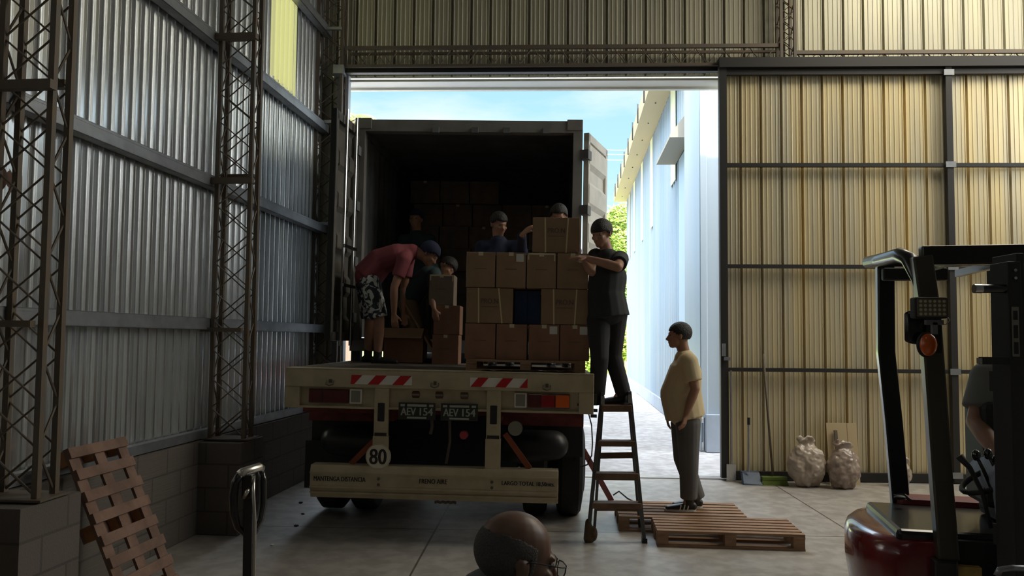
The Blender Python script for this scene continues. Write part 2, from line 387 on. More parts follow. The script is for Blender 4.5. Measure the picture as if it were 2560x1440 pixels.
# girts (C channels) on the left wall
girt_z = [0.80, 1.76, 3.0, 4.27, 5.52, 6.8]
glab = ['lowest steel girt lying along the top of the block wall', 'second steel girt from the floor along the left sheet wall', 'third steel girt up the left wall, mid height', 'fourth steel girt up the left wall, above the long bright band of sheeting',
        'fifth steel girt, topmost seen at upper left beside the corner column', 'steel girt under the eaves of the left wall']
for z, lb in zip(girt_z, glab):
    g = G(); s0, s1 = 0.05, SL - .1
    if z < 1:
        lwbox(g, s0, s1, -0.10, -0.03, z - 0.02, z + 0.05)
    else:
        lwbox(g, s0, s1, -0.10, -0.094, z - .05, z + .05); lwbox(g, s0, s1, -0.10, -0.0, z + .046, z + .05); lwbox(g, s0, s1, -0.10, -0.0, z - .05, z - .046)
        lwbox(g, s0, s1, -0.004, 0.0, z + .03, z + .05); lwbox(g, s0, s1, -0.004, 0.0, z - .05, z - .03)
        lwbox(g, s0, s1, -0.006, -0.002, z - .05, z + .05)
    tag(mk('wall_girt', g, M_girt), lb, 'beam', 'girts of the left wall')

# lattice columns
def lattice(name, label, P, a, b, z0, z1, step, group='lattice columns', double=True, chord=0.034, rod=0.008, mt=None):
    """P = one corner, a/b = horizontal edge vectors"""
    mt = mt or M_rust
    t = thing(name, label, 'column', Matrix.Translation(P + V((0, 0, z0))), group)
    cs = [P, P + a, P + a + b, P + b]
    for c in cs:
        mk('chord', G().bar(c + V((0, 0, z0)), c + V((0, 0, z1)), chord, chord, up=a), mt, t)
    for i in range(4):
        p, q = cs[i], cs[(i + 1) % 4]; g = G(); z = z0 + .02; k_ = 0; pts = []
        while z < z1:
            pts.append((p if k_ % 2 == 0 else q) + V((0, 0, z))); z += step; k_ += 1
        g.tube(pts, rod, 6)
        if i == 2 and double:
            pts = [((q if j % 2 == 0 else p) + V((0, 0, z0 + .02 + j * step))) for j in range(k_)]
            g.tube(pts, rod, 6)
        mk('lacing', g, mt, t)
    mk('base_plate', G().box(P + a / 2 + b / 2 + V((0, 0, z0 + .006)), (abs(a.x) + abs(b.x) + .1, abs(a.y) + abs(b.y) + .1, 0.012)), mt, t)
    return t
clabs = ['lattice steel column in the middle of the left wall, before the corner', 'lattice steel column nearest the left edge of the photo']
colT = []
for cs, lb in zip(COLS, clabs):
    t = lattice('lattice_column', lb, LW(cs, 0.02, 0), nW * 0.30, -dW * 0.14, 0.77, ZC, 0.25)
    for z in (3.0, 4.27, 1.76):
        if z > 2:
            g = G(); g.bar(LW(cs - 0.03, -0.06, z + .08), LW(cs - 0.03, 0.28, z + .08), 0.05, 0.045); mk('bracket', g, M_rust, t)
            g = G(); g.bar(LW(cs + 0.20, -0.06, z - .0), LW(cs + 0.20, 0.37, z - .0), 0.05, 0.05); mk('bracket', g, M_rust, t)
        else:
            g = G(); g.bar(LW(cs + 0.19, -0.06, z - .05), LW(cs + 0.19, 0.30, z - .05), 0.04, 0.035); mk('bracket', g, M_rust, t)
    colT.append(t)
# corner column
x0 = Xat(797, YB - .15, 4.6); x1 = Xat(856, YB - .15, 4.6)
t = lattice('lattice_column', 'lattice steel column in the far left corner beside the open doorway', V((x0, YB - .22, 0)), V((x1 - x0, 0, 0)), V((0, 0.16, 0)), 0.0, ZC, 0.25)
for z in (4.27, 5.45, 3.0):
    mk('bracket', G().bar((x0 - .1, YB - .25, z + .05), (x1, YB - .25, z + .05), 0.04, 0.035), M_girt, t)
# back column above the door
xb0 = Xat(1950, YB - .2, 5.5); xb1 = Xat(1984, YB - .2, 5.5)
lattice('lattice_column', 'narrow lattice steel column hanging above the right end of the opening', V((xb0, YB - .24, 0)), V((xb1 - xb0, 0, 0)), V((0, 0.16, 0)), 5.02, ZC, 0.13, chord=0.035)

# ------------------------------------------------------------------ back wall
XL0 = S0.x - 0.2
DX0 = Xat(864, YB, 3.5); DX1 = Xat(1797, YB, 3.0); DZ = 4.985
g = sheet(lambda s, o, z: (XL0 + s, YB - o - .0, z), XR - XL0 + .2, DZ, ZC, PROF_B, 0.245)
g2 = sheet(lambda s, o, z: (XL0 + s, YB - o, z), DX0 - XL0, 0, DZ, PROF_B, (DX0 - XL0) / 2.0001); g.add(g2.v, g2.f)
g2 = sheet(lambda s, o, z: (DX1 + .05 + s, YB - o, z), XR - DX1, 0, DZ, PROF_B, 0.245); g.add(g2.v, g2.f)
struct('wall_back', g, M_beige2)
# shell out of the frame
struct('wall_right', sheet(lambda s, o, z: (XR - o, YREAR + s, z), YB - YREAR, 0, ZC, PROF_B, 0.25), mat('side_sheet', (.42, .40, .36), .6, .3))
struct('wall_rear', sheet(lambda s, o, z: (-4.6 + s, YREAR + o, z), XR + 4.6, 0, ZC, PROF_B, 0.25), mat('rear_sheet', (.16, .155, .15), .7))
g = G().add([(-4.7, YREAR - .1, ZC), (XR + .2, YREAR - .1, ZC), (XR + .2, YB + .25, ZC), (-4.7, YB + .25, ZC)], [(0, 1, 2, 3)])
M_roof = mat('roof_sheet', (0.30, 0.30, 0.30), 0.5, 0.5)
struct('ceiling', g, M_roof)
# translucent rooflights: the daylight of the hall
def rooflight(n, x0, x1, y0, y1, col, st):
    m = bpy.data.materials.new('rooflight_%d' % n); m.use_nodes = True; b = m.node_tree.nodes['Principled BSDF']
    b.inputs['Base Color'].default_value = (0.7, 0.65, 0.45, 1); b.inputs['Emission Color'].default_value = (*col, 1); b.inputs['Emission Strength'].default_value = st
    g = G().add([(x0, y0, ZC - .03), (x1, y0, ZC - .03), (x1, y1, ZC - .03), (x0, y1, ZC - .03)], [(0, 1, 2, 3)])
    struct('window_%d' % n, g, m)
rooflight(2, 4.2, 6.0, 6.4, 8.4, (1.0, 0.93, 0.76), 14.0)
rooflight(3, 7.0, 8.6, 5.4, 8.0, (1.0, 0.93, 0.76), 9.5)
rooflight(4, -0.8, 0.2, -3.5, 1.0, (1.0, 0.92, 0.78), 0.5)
m5 = mat('added_fill_glow', (.7, .7, .65), .6, emit=(.93, .97, 1.0), estr=5.5)
struct('window_5', G().box2((XR - .12, 4.8, 4.2), (XR - .08, 9.1, 6.4)), m5)  # glowing panel added out of view to brighten the left wall

# horizontal lattice trusses above the opening
def truss(label, x0, x1, z0, z1, Y, step, n_group='lattice beams over the opening'):
    t = thing('lattice_beam', label, 'beam', Matrix.Translation(V(((x0 + x1) / 2, Y, z0))), n_group)
    mk('top_chord', G().bar((x0, Y, z1), (x1, Y, z1), 0.04, 0.045), M_rust, t)
    mk('top_chord', G().bar((x0, Y + .14, z1 - .02), (x1, Y + .14, z1 - .02), 0.03, 0.03), M_rust, t)
    mk('bottom_chord', G().bar((x0, Y, z0), (x1, Y, z0), 0.04, 0.035), M_rust, t)
    for off, dy in ((0, 0), (step * .5, .14)):
        pts = []; x = x0 + off; k_ = 0
        while x < x1: pts.append((x, Y + dy, z0 if k_ % 2 else z1)); x += step; k_ += 1
        mk('lacing', G().tube(pts, 0.0085, 6), M_rust, t)
    return t
truss('long lattice steel beam directly above the open doorway', Xat(870, YB - .2, 5.2), Xat(1948, YB - .2, 5.2), 5.03, 5.26, YB - .22, 0.165)
truss('lattice steel beam above the sliding door, right of the hanging column', Xat(1988, YB - .2, 5.2), XR - .1, 5.03, 5.17, YB - .22, 0.13)
# door head track
tr = thing('door_track', 'dark steel sliding door track running over the whole opening and door', 'rail', V((3, YB - .2, 4.96)))
mk('rail', G().box2((DX0 - .1, YB - .18, 4.965), (XR - .1, YB - .10, 5.025)), M_darksteel, tr)
mk('rail_cover', G().box2((DX1 - .05, YB - .30, 4.97), (XR - .1, YB - .18, 5.09)), M_darksteel, tr)
# jambs
g = G().box2((DX0 - .10, YB - .12, 0), (DX0 - 0.03, YB + .06, 5.0)); struct('trim_4', g, mat('grey_jamb', (0.13, 0.13, 0.135), 0.5, 0.3))
g = G().box2((DX0 - .03, YB - .02, 0), (DX0 + 0.015, YB + .10, 5.0)); struct('trim_5', g, mat('pale_jamb', (0.55, 0.58, 0.62), 0.5))
g = G().box2((DX0 - .12, YB - .26, 4.93), (DX0 + 0.01, YB - .12, 5.04)); struct('trim_6', g, M_girt)
# outside head flashing
M_flash = mat('pale_flashing', (0.80, 0.78, 0.70), 0.6)
struct('trim_7', G().box2((DX0 - .2, YB + .06, 4.93), (DX1 + .2, YB + .35, 4.96)), M_flash)
struct('trim_8', G().box2((DX0 - .2, YB + .30, 4.90), (DX1 + .2, YB + .36, 5.05)), M_flash)
# outer sheet of this hall above the opening, keeps the sun off
struct('trim_9', G().box2((-4.7, YB + .10, 4.99), (XR, YB + .12, ZC)), M_flash)
struct('trim_10', G().box2((DX1 + .06, YB + .06, 0), (XR, YB + .10, 4.99)), M_flash)
# threshold rail
struct('trim_11', G().box2((DX0, YB - .20, 0.0), (XR - .2, YB - .16, 0.012)), mat('floor_rail', (0.5, 0.47, 0.42), 0.35, 0.8))

# sliding door
YD = YB - .22
d1 = bpy.data.objects.new('door_1', None); C.objects.link(d1); d1['kind'] = 'structure'; d1.location = (DX1 + 2, YD, 0); WM['door_1'] = Matrix.Translation(d1.location)
dx0 = Xat(1799, YD, 2.0); dx1 = XR - .15
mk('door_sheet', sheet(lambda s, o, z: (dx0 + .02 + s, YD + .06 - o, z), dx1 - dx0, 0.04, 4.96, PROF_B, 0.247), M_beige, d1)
dmid = Xat(2379, YD, 2.0)
for x, w in ((dx0 + .045, .09), (dmid, .075), (dx1 - .04, .08)):
    mk('door_post', G().box2((x - w / 2, YD - .05, 0.03), (x + w / 2, YD + .02, 4.97)), M_darksteel, d1)
for z, h in ((0.06, .10), (1.31, .045), (2.55, .045), (3.78, .045), (4.92, .06)):
    mk('door_rail', G().box2((dx0 + .09, YD - .035, z - h / 2), (dx1, YD + .015, z + h / 2)), M_darksteel, d1)
for z in (1.31, 2.55, 3.78, 4.9, 0.1):
    mk('gusset_plate', G().box2((dmid - .06, YD - .062, z - .035), (dmid + .06, YD - .05, z + .035)), M_girt, d1)
mk('door_latch', G().box2((dx0 + .01, YD - .09, 1.47), (dx0 + .05, YD - .05, 1.62)).box2((dx0 + .03, YD - .10, 1.42), (dx0 + .10, YD - .06, 1.46)), M_girt, d1)
mk('bottom_guide', G().box2((dx0 + .05, YD - .09, 0.0), (dx0 + .16, YD - .05, 0.20)), M_chrome, d1)
mk('guide_strip', G().box2((dx0 + .105, YD - .07, 0.2), (dx0 + .125, YD - .05, 1.3)), M_girt, d1)

# ------------------------------------------------------------------ the yard: pale building on the right
def cpt(px, d, z):   # point on the column px at camera depth d
    Xc = (px - 1280) * d / F; return V((Xc * math.cos(YAW) - d * math.sin(YAW), Xc * math.sin(YAW) + d * math.cos(YAW), z))
bF = cpt(1568, 29.0, 0); bN = cpt(1750, 12.6, 0)
dB = (bF - bN).normalized(); nB = V((-dB.y, dB.x, 0)).normalized()     # towards the lane (left)
LB = (bF - bN).length; HB = 7.0
M_bwall = mat('pale_blue_sheet', (0.27, 0.35, 0.42), 0.5, 0.0, col2=(0.36, 0.41, 0.44), vscale=0.8, stretch=(1, 1, 0.1))
M_fascia = mat('cream_fascia', (0.36, 0.28, 0.17), 0.6)
M_plinth = mat('plinth_render', (0.36, 0.40, 0.46), 0.8, var=0.08, vscale=3)
bt = thing('warehouse_building', 'pale blue metal warehouse with cream fascia across the yard', 'building', Matrix.Translation(bN))
def BW(s, o_, z): return bN + dB * s + nB * o_ + V((0, 0, z))
def bbox(g, s0, s1, o0, o1, z0, z1):
    ps = [BW(s, o_, z) for s in (s0, s1) for o_ in (o0, o1) for z in (z0, z1)]
    g.add(ps, [(0, 1, 3, 2), (4, 6, 7, 5), (0, 4, 5, 1), (2, 3, 7, 6), (0, 2, 6, 4), (1, 5, 7, 3)]); return g
mk('side_wall', sheet(lambda s, o, z: BW(s, o, z), LB, 0.0, HB, [(0, 0.03), (0.12, 0.03), (0.2, 0), (0.92, 0)], 0.30), M_bwall, bt)
mk('end_wall', G().add([BW(LB, 0, 0), BW(LB, -14, 0), BW(LB, -14, HB), BW(LB, 0, HB)], [(0, 1, 2, 3)]), M_bwall, bt)
mk('plinth', bbox(G(), 0, LB + .05, -0.05, 0.06, 0, 0.30), M_plinth, bt)
fas = mk('fascia', bbox(G(), 0, LB + .1, 0.02, 0.50, HB - .02, HB + .36), M_fascia, bt)
mk('roof', bbox(G(), 0, LB, -14, 0.05, HB + .30, HB + .36), M_fascia, bt)
i = 0; s_ = 1.0
while s_ < LB:
    mk('gutter_clip', bbox(G(), s_, s_ + .03, 0.50, 0.53, HB - .02, HB + .46).box(BW(s_, .26, HB - .03), (.03, .03, .02)), M_darksteel, fas); s_ += 1.6
M_fy = mat('faded_yellow_sheet', (0.66, 0.66, 0.46), 0.5)
for s_, w, z0 in ((2.6, .7, 4.9), (6.9, .55, 4.6), (9.6, .5, 4.6), (12.4, .5, 4.6), (14.6, .4, 4.6)):
    mk('light_panel', bbox(G(), s_, s_ + w, 0.03, 0.045, z0, HB - .06), M_fy, bt)
cnp = mk('canopy', G().prism([BW(.5, .04, 5.75), BW(.5, .42, 5.25), BW(.5, .42, 5.20), BW(.5, .04, 5.20)], dB * 2.1), mat('canopy_sheet', (0.30, 0.27, 0.22), 0.7), bt)
mk('side_door', bbox(G(), .3, 2.0, 0.03, 0.06, 0.3, 5.15), mat('blue_grey_door', (0.34, 0.44, 0.56), 0.5), bt)
# front return wall, facing the hall
fx0 = cpt(1752, 11.5, 0)
t2 = thing('wall_return', 'bright white and pale blue wall end beside the door post', 'wall', Matrix.Translation(fx0))
mk('sheeting', sheet(lambda s, o, z: (fx0.x + s, fx0.y - o, z), 6, 0.5, 7.2, [(0, 0.02), (0.3, 0.02), (0.36, 0), (0.94, 0)], 0.30), mat('white_sheet', (0.36, 0.40, 0.43), 0.6), t2)
mk('plinth', G().box2((fx0.x + .06, fx0.y - .12, 0), (fx0.x + 6, fx0.y + .1, 0.55)), M_plinth, t2)
mk('side_return', G().box2((fx0.x - .01, fx0.y + .0, 0.0), (fx0.x + .01, fx0.y + 1.2, 7.2)), M_bwall, t2)

# vegetation
def leaf_cloud(n, cen, rad, size, seed, flat=0.0):
    r = random.Random(seed); g = G(); cen = V(cen)
    for i in range(n):
        while True:
            p = V((r.uniform(-1, 1), r.uniform(-1, 1), r.uniform(-1, 1)))
            if 0.25 < p.length < 1: break
        lump = 0.78 + 0.35 * noise.noise(p * 2.2 + V((seed, 0, 0)))
        p = V((p.x * rad[0], p.y * rad[1], p.z * rad[2])) * lump
        a = V((r.uniform(-1, 1), r.uniform(-1, 1), r.uniform(-.6, .6))).normalized(); b = a.orthogonal().normalized()
        s1 = size * r.uniform(.6, 1.3); c = cen + p
        g.add([c - a * s1, c + b * s1 * .4, c + a * s1, c - b * s1 * .4], [(0, 1, 2, 3)])
    return g
M_leafY = mat('sunlit_leaf', (0.42, 0.50, 0.10), 0.7, col2=(0.24, 0.34, 0.05), vscale=0.8)
M_leafD = mat('green_leaf', (0.12, 0.20, 0.05), 0.7, col2=(0.30, 0.38, 0.08), vscale=0.9)
M_bark = mat('bark', (0.16, 0.11, 0.07), 0.9)
def tree(px, pyc, Y, rw, rh, label, seed, ml, n=2600, name='garden_tree', cat='tree'):
    c = W(px, pyc, Y); t = thing(name, label, cat, V((c.x, c.y, 0)), 'greenery beyond the yard')
    mk('crown', leaf_cloud(n * 2, c, (rw, rw, rh), 0.028 * Y * 0.13, seed), ml, t)
    mk('trunk', G().tube([(c.x, c.y, 0), (c.x + .1, c.y, max(.3, c.z * .5)), (c.x, c.y, max(.5, c.z))], [0.16, .12, .05], 8), M_bark, t)
tree(1552, 590, 42, 1.9, 2.2, 'yellow green leafy tree crown beside the far warehouse corner', 3, M_leafY, 3600)
tree(1545, 730, 49, 2.2, 2.6, 'darker green tree behind the man on the ladder', 5, M_leafD, 3600)
tree(1552, 850, 40, 1.3, 1.3, 'low sunlit yellow bush at the end of the yard', 9, M_leafY, 2200, 'garden_bush', 'bush')
tree(1468, 900, 38, 1.2, .9, 'small bright bush seen between the container door and the boxes', 12, M_leafY, 1500, 'garden_bush', 'bush')
# palm
pc = W(884, 302, 27); t = thing('palm_tree', 'palm with yellow green fronds showing over the container top', 'tree', V((pc.x, pc.y, 0)))
mk('trunk', G().tube([(pc.x, pc.y, 0), (pc.x + .1, pc.y, pc.z * .5), pc], [.22, .18, .14], 10), M_bark, t)
M_frond = mat('palm_frond', (0.45, 0.52, 0.14), 0.6)
for i in range(13):
    a = i * 2.4; el = 0.25 + 0.5 * ((i * 37) % 10) / 10; g = G()
    pr = None
    for j in range(9):
        u = j / 8; p = pc + V((math.cos(a) * u * 1.2, math.sin(a) * u * 1.2, el * 1.5 * u - 1.3 * u * u * .7))
        if pr is not None:
            d = (p - pr); sdv = V((-math.sin(a), math.cos(a), 0)); ln = .38 * math.sin(math.pi * (0.12 + .8 * u))
            for sg in (-1, 1):
                for k_ in (0, .5):
                    b0 = pr + d * k_; tip = b0 + sdv * sg * ln + d * 1.5 - V((0, 0, .10)); g.add([b0, b0 + d * .35, tip], [(0, 1, 2)])
        pr = p
    mk('frond', g, M_frond, t)
# overhead wires
WE = []
for i, (y, lb) in enumerate(((372, 'thin overhead wire across the sky, topmost of three'), (383, 'thin overhead wire across the sky, middle of three'), (397, 'thin overhead wire across the sky, lowest of three'))):
    a = W(1380, y, 45); b = W(1720, y - 1, 45); m_ = (a + b) / 2 - V((0, 0, .1))
    WE.append((a, b)) if i == 0 else None
    tag(mk('overhead_wire', G().tube([a, m_, b], 0.022, 6), M_girt), lb, 'wire', 'overhead wires')

for k_, (p_, lb) in enumerate(zip(WE[0], ('wooden pole carrying the wires, behind the container', 'wooden pole carrying the wires, behind the warehouse'))):
    t = thing('utility_pole', lb, 'pole', V((p_.x, p_.y, 0)))
    mk('pole', G().cyl((p_.x, p_.y + .12, 0), (p_.x, p_.y + .12, p_.z + .3), .12), M_bark, t)
    mk('cross_arm', G().box((p_.x, p_.y + .02, p_.z - .35), (.1, .12, .9)), M_bark, t)

# ------------------------------------------------------------------ trailer
TX = W(1093, 930, 6.25).x; TA = 0.0115
TM = Matrix.Translation((TX, 6.25, 0)) @ Matrix.Rotation(TA, 4, 'Y')
tl = thing('semi_trailer', 'cream and dark red flatbed trailer backed into the doorway under the container', 'trailer', TM)
def T(name, g, m, parent=None, **k): return mk(name, g, m, parent or tl, space='l', **k)
HWd = 1.27; ZD = 1.385
def lx(px): return (px - 1093) * 6.25 / F
def lz(py, px=1093): return CAMZ - (py - 848 + 1.6 - (px - 1280) * 0.0 - 0.020 * (px - 1093)) * 6.25 / F
T('deck', G().box2((-HWd + .01, 0.02, ZD - .04), (HWd - .01, 14.0, ZD)), mat('deck_boards', (0.13, 0.11, 0.09), 0.8, var=.3, vscale=5), bevel=.004)
T('rear_beam', G().box2((-HWd, -.03, ZD - .15), (HWd, .10, ZD)).box2((-HWd, -.03, ZD - .012), (HWd, .12, ZD + .004)), M_cream, bevel=.005)
lp = G().box2((-HWd + .12, .02, 1.075), (HWd - .12, .06, ZD - .15)); T('lamp_panel', lp, M_cream, bevel=.003)
for sx in (-1, 1):
    T('side_end_plate', G().box2((sx * HWd, -.02, 1.06), (sx * (HWd - .12), .10, ZD - .15)), M_cream, bevel=.004)
T('panel_lip', G().box2((-HWd + .12, -.01, 1.060), (HWd - .12, .05, 1.078)), M_cream)
# chevron strips
def chevron(x0, x1, z0, z1, first_full):
    st = T('reflective_strip', G().box2((x0, -.034, z0), (x1, -.031, z1)), M_white)
    Wd = (x1 - x0); g = G()
    for st0 in ((-.12, .28, .68) if first_full else (.01, .44, .86)):
        q = [(x0 + Wd * min(max(u, 0), 1), z) for u, z in ((st0, z0), (st0 + .18, z0), (st0 + .31, z1), (st0 + .13, z1))]
        if abs(q[2][0] - q[3][0]) < .001: q = [(x0 + Wd * st0, z0), (x1, z0), (x1, z1)]
        g.prism([(x, -.0365, z) for x, z in q], (0, .002, 0))
    plabel(T('red_stripe', g, M_redp, st), 'red diagonal stripes')
chevron(lx(873), lx(1027), ZD - .122, ZD - .047, True)
chevron(lx(1172), lx(1315), ZD - .122, ZD - .047, False)
# rope hooks under the beam
M_dirt = mat('worn_steel', (0.12, 0.10, 0.08), 0.6, 0.4)
for px in (822, 1085, 1363):
    x = lx(px); T('rope_hook', G().tube([(x - .03, -.035, ZD - .10), (x - .03, -.06, ZD - .125), (x, -.07, ZD - .135), (x + .03, -.06, ZD - .125), (x + .03, -.035, ZD - .10)], .006, 6).box2((x - .012, -.04, ZD - .115), (x + .012, -.03, ZD - .085)), M_dirt)
# lamps
lc = T('tail_lamp', G().box2((lx(765), -.005, 1.10), (lx(866), .03, 1.215)), M_lensdark, bevel=.008)
plabel(lc, 'dark red tail lamp on the left')
T('lens_divider', G().box2((lx(800), -.009, 1.105), (lx(802), -.003, 1.21)), M_black, lc)
rc = T('tail_lamp', G().box2((lx(1316), -.005, 1.10), (lx(1420), .03, 1.215)), M_lensdark, bevel=.008)
plabel(rc, 'tail lamp with red and orange lenses on the right')
T('red_lens', G().box2((lx(1350), -.012, 1.108), (lx(1382), -.004, 1.208)), M_lensred, rc, bevel=.004)
T('orange_lens', G().box2((lx(1385), -.012, 1.108), (lx(1419), -.004, 1.208)), M_amber, rc, bevel=.004)
M_grey = mat('grey_lens', (0.22, 0.21, 0.17), 0.4)
for px in (885, 1298):
    f_ = T('square_reflector', G().box2((lx(px) - .05, -.01, 1.10), (lx(px) + .05, .02, 1.22)), M_white, bevel=.006)
    T('reflector_lens', G().box2((lx(px) - .038, -.014, 1.112), (lx(px) + .038, -.008, 1.208)), M_grey, f_)
# uprights and slots
for px in (951, 1232):
    x = lx(px); u = T('bumper_upright', G().box2((x - .058, -.02, .60), (x + .058, .03, ZD - .15)), M_cream, bevel=.004)
    T('slot_opening', G().ecap((x, -.019, .965), (x, -.019, 1.11), (.030, .004), (.030, .004), side=(1, 0, 0), n=20), M_black, u)
    T('joint_gap', G().box2((x - .05, -.023, .845), (x + .05, -.019, .87)), M_ink, u)
    T('lower_sleeve', G().box2((x - .062, -.024, .60), (x + .062, .035, .842)), M_cream, u)
# oval marker badges
for px, col in ((1035, (0.10, .02, .01)), (1094, (0.12, .05, .03)), (1157, (.13, .07, .04))):
    x = lx(px); mb = T('oval_badge', G().ecap((x - .025, .018, 1.185), (x + .025, .018, 1.185), (.028, .008), (.028, .008), side=(0, 0, 1), n=16), mat('badge_%d' % px, col, .5))
    T('badge_centre', G().box2((x - .03, .008, 1.178), (x + .03, .012, 1.192)), M_grey, mb)
# number plates
M_plate = mat('plate_black', (0.022, 0.024, 0.022), 0.5); M_pltx = mat('plate_grey_text', (0.36, 0.38, 0.33), 0.55)
for px in (1041, 1147):
    x = lx(px); z = 1.055
    fr = T('number_plate', G().box2((x - .152, -.03, z - .072), (x + .152, -.022, z + .068)), M_plate, bevel=.01)
    T('plate_letters', shift(text_g('AEV', .062, .122), (x - .070, -.032, z - .005)), M_pltx, fr)
    T('plate_digits', shift(text_g('154', .062, .105), (x + .078, -.032, z - .005)), M_pltx, fr)
    T('plate_band', G().box2((x - .08, -.0325, z + .036), (x + .08, -.030, z + .054)).box2((x - .135, -.0325, z + .036), (x - .1, -.030, z + .054)).box2((x + .1, -.0325, z + .036), (x + .135, -.030, z + .054)).box2((x - .08, -.0325, z - .062), (x + .08, -.030, z - .048)), M_pltx, fr)
# bumper
bx0, bx1 = lx(779), lx(1395)
bp = T('bumper', G().prism([(bx0, -.03, .60), (bx0, -.045, .545), (bx0, -.045, .43), (bx0, -.03, .395), (bx0, -.015, .335), (bx0, .10, .32), (bx0, .10, .60)], (bx1 - bx0, 0, 0)), M_cream, bevel=.004)
T('bumper_ridge', G().box2((bx0, -.052, .532), (bx1, -.04, .546)).box2((bx0, -.052, .418), (bx1, -.04, .432)).box2((bx0, -.04, .372), (bx1, -.02, .385)), M_cream, bp)
for s_, cx, w in (('MANTENGA DISTANCIA', lx(854), .425), ('FRENO AIRE', lx(1087), .225), ('LARGO TOTAL 18,50mts.', lx(1321), .425)):
    T('lettering', shift(text_g(s_, .038, w), (cx, -.0475, .492)), M_ink, bp)
for sx in (0.35, .8): 
    x = lx(951) if sx < .5 else lx(1232)
    T('bolt', G().cyl((x, -.055, .50), (x, -.044, .50), .012, n=8), M_dirt, bp); T('bolt', G().cyl((x, -.055, .455), (x, -.044, .455), .012, n=8), M_dirt, bp)
# speed disc
x = lx(948); dz = .678
dc = T('speed_disc', G().cyl((x, -.034, dz), (x, -.028, dz), .104, n=40), mat('disc_white', (.70, .66, .52), .5))
T('disc_rim', G().tube([(x + .100 * math.cos(a * math.pi / 18), -.036, dz + .100 * math.sin(a * math.pi / 18)) for a in range(37)], .003, 5), M_cream, dc)
T('disc_number', shift(text_g('80', .125, .135), (x - .002, -.0365, dz)), M_ink, dc)
# chassis and crossmembers
for sx in (-.45, .45):
    T('chassis_rail', G().box2((sx - .06, .12, .95), (sx + .06, 13.9, ZD - .04)), M_darkred)
T('rear_crossmember', G().box2((-1.2, .25, 1.0), (1.2, .35, ZD - .04)), M_darkred)
for sx in (-1, 1):
    T('side_board', G().box2((sx * .50, .5, .90), (sx * 1.22, .54, 1.14)), M_darkred)
    T('diagonal_brace', G().bar((sx * .50 + .05, .05, .88), (sx * .74 + .02, .05, .60), .045, .03, up=(0, 1, 0)), mat('orange_primer', (0.24, .055, .02), .6))
    T('mudguard', G().ecap((sx * .62, .45, .72), (sx * .96, .45, .74), (.20, .15), (.15, .13), side=(0, 1, 0)), M_black, smooth=True)
for k_ in range(5): T('deck_crossmember', G().box2((-1.2, 1.2 + k_ * 2.4, ZD - .14), (1.2, 1.28 + k_ * 2.4, ZD - .04)), M_darkred)
T('tool_locker', G().box2((-.64, .72, .42), (.64, .95, 1.12)), mat('locker_navy', (.012, .013, .022), .6), bevel=.01)
for sx in (-1, 1): T('side_locker', G().box2((sx * 1.22, .60, .62), (sx * .66, .66, 1.05)), M_black)
# axles and wheels
def wheel(x0, x1, y, r=.50):
    g = G(); xs = [x0, x0 + .03, x0 + .06, x1 - .06, x1 - .03, x1]; rs = [.29, r * .93, r, r, r * .93, .29]
    g.tube([(x, y, r) for x in xs], rs, 40); w = T('wheel', g, M_rubber, smooth=False)
    T('rim', G().tube([(x0 - .004, y, r), (x0 + .08, y, r)], [.28, .20], 28).tube([(x1 + .004, y, r), (x1 - .08, y, r)], [.28, .20], 28), M_dirt, w)
    T('tread_groove', G().tube([(x0 + .10, y, r), (x0 + .11, y, r)], [r + .002] * 2, 40).tube([(x0 + .165, y, r), (x0 + .175, y, r)], [r + .002] * 2, 40), M_ink, w)
for y in (1.15, 2.45, 3.75):
    for sx in (-1, 1):
        wheel(min(sx * 1.26, sx * .985), max(sx * 1.26, sx * .985), y); wheel(min(sx * .94, sx * .665), max(sx * .94, sx * .665), y)
    T('axle', G().cyl((-1.1, y, .5), (1.1, y, .5), .07), M_dirt)
T('mud_flap', G().box2((-1.25, .52, .30), (-.68, .53, .72)), M_black)
# small hanging fittings
T('tow_chain', G().tube([(lx(1090) + i * .022, .0, .315 + .008 * (i % 2)) for i in range(9)], .012, 6), M_dirt)
T('air_coupling', G().cyl((lx(1157), .04, .86), (lx(1157), .10, .86), .035).cyl((lx(1157), .03, .86), (lx(1157), .04, .86), .028), mat('coupling_red', (.4, .05, .06), .4))
T('hanging_hose', G().tube([(lx(1075), .05, 1.0), (lx(1077), .05, .92), (lx(1073), .05, .86)], .014, 8).tube([(lx(1120), .06, 1.0), (lx(1122), .07, .8), (lx(1114), .06, .62)], .012, 8), M_dirt)
T('work_lamp', G().cyl((lx(1286), .03, .925), (lx(1286), .08, .925), .06), M_grey)
T('side_hook', G().box2((HWd, .02, 1.13), (HWd + .03, .05, 1.22)).box2((HWd - .02, .02, 1.075), (HWd + .035, .06, 1.10)).box2((HWd - .02, .02, 1.03), (HWd + .03, .06, 1.055)), M_darksteel)
T('side_cable', G().tube([(HWd - .03, .2, 1.06), (HWd + .0, .2, .95), (HWd + .01, .2, .8), (HWd + .005, .2, .70), (HWd - .03, .2, .62), (HWd - .09, .2, .60)], .006, 6), M_black)
# trailer tractor seen nowhere else; landing legs keep the deck carried
for sx in (-.7, .7): T('landing_leg', G().box2((sx - .06, 11.5, 0), (sx + .06, 11.62, ZD - .1)), M_darksteel)

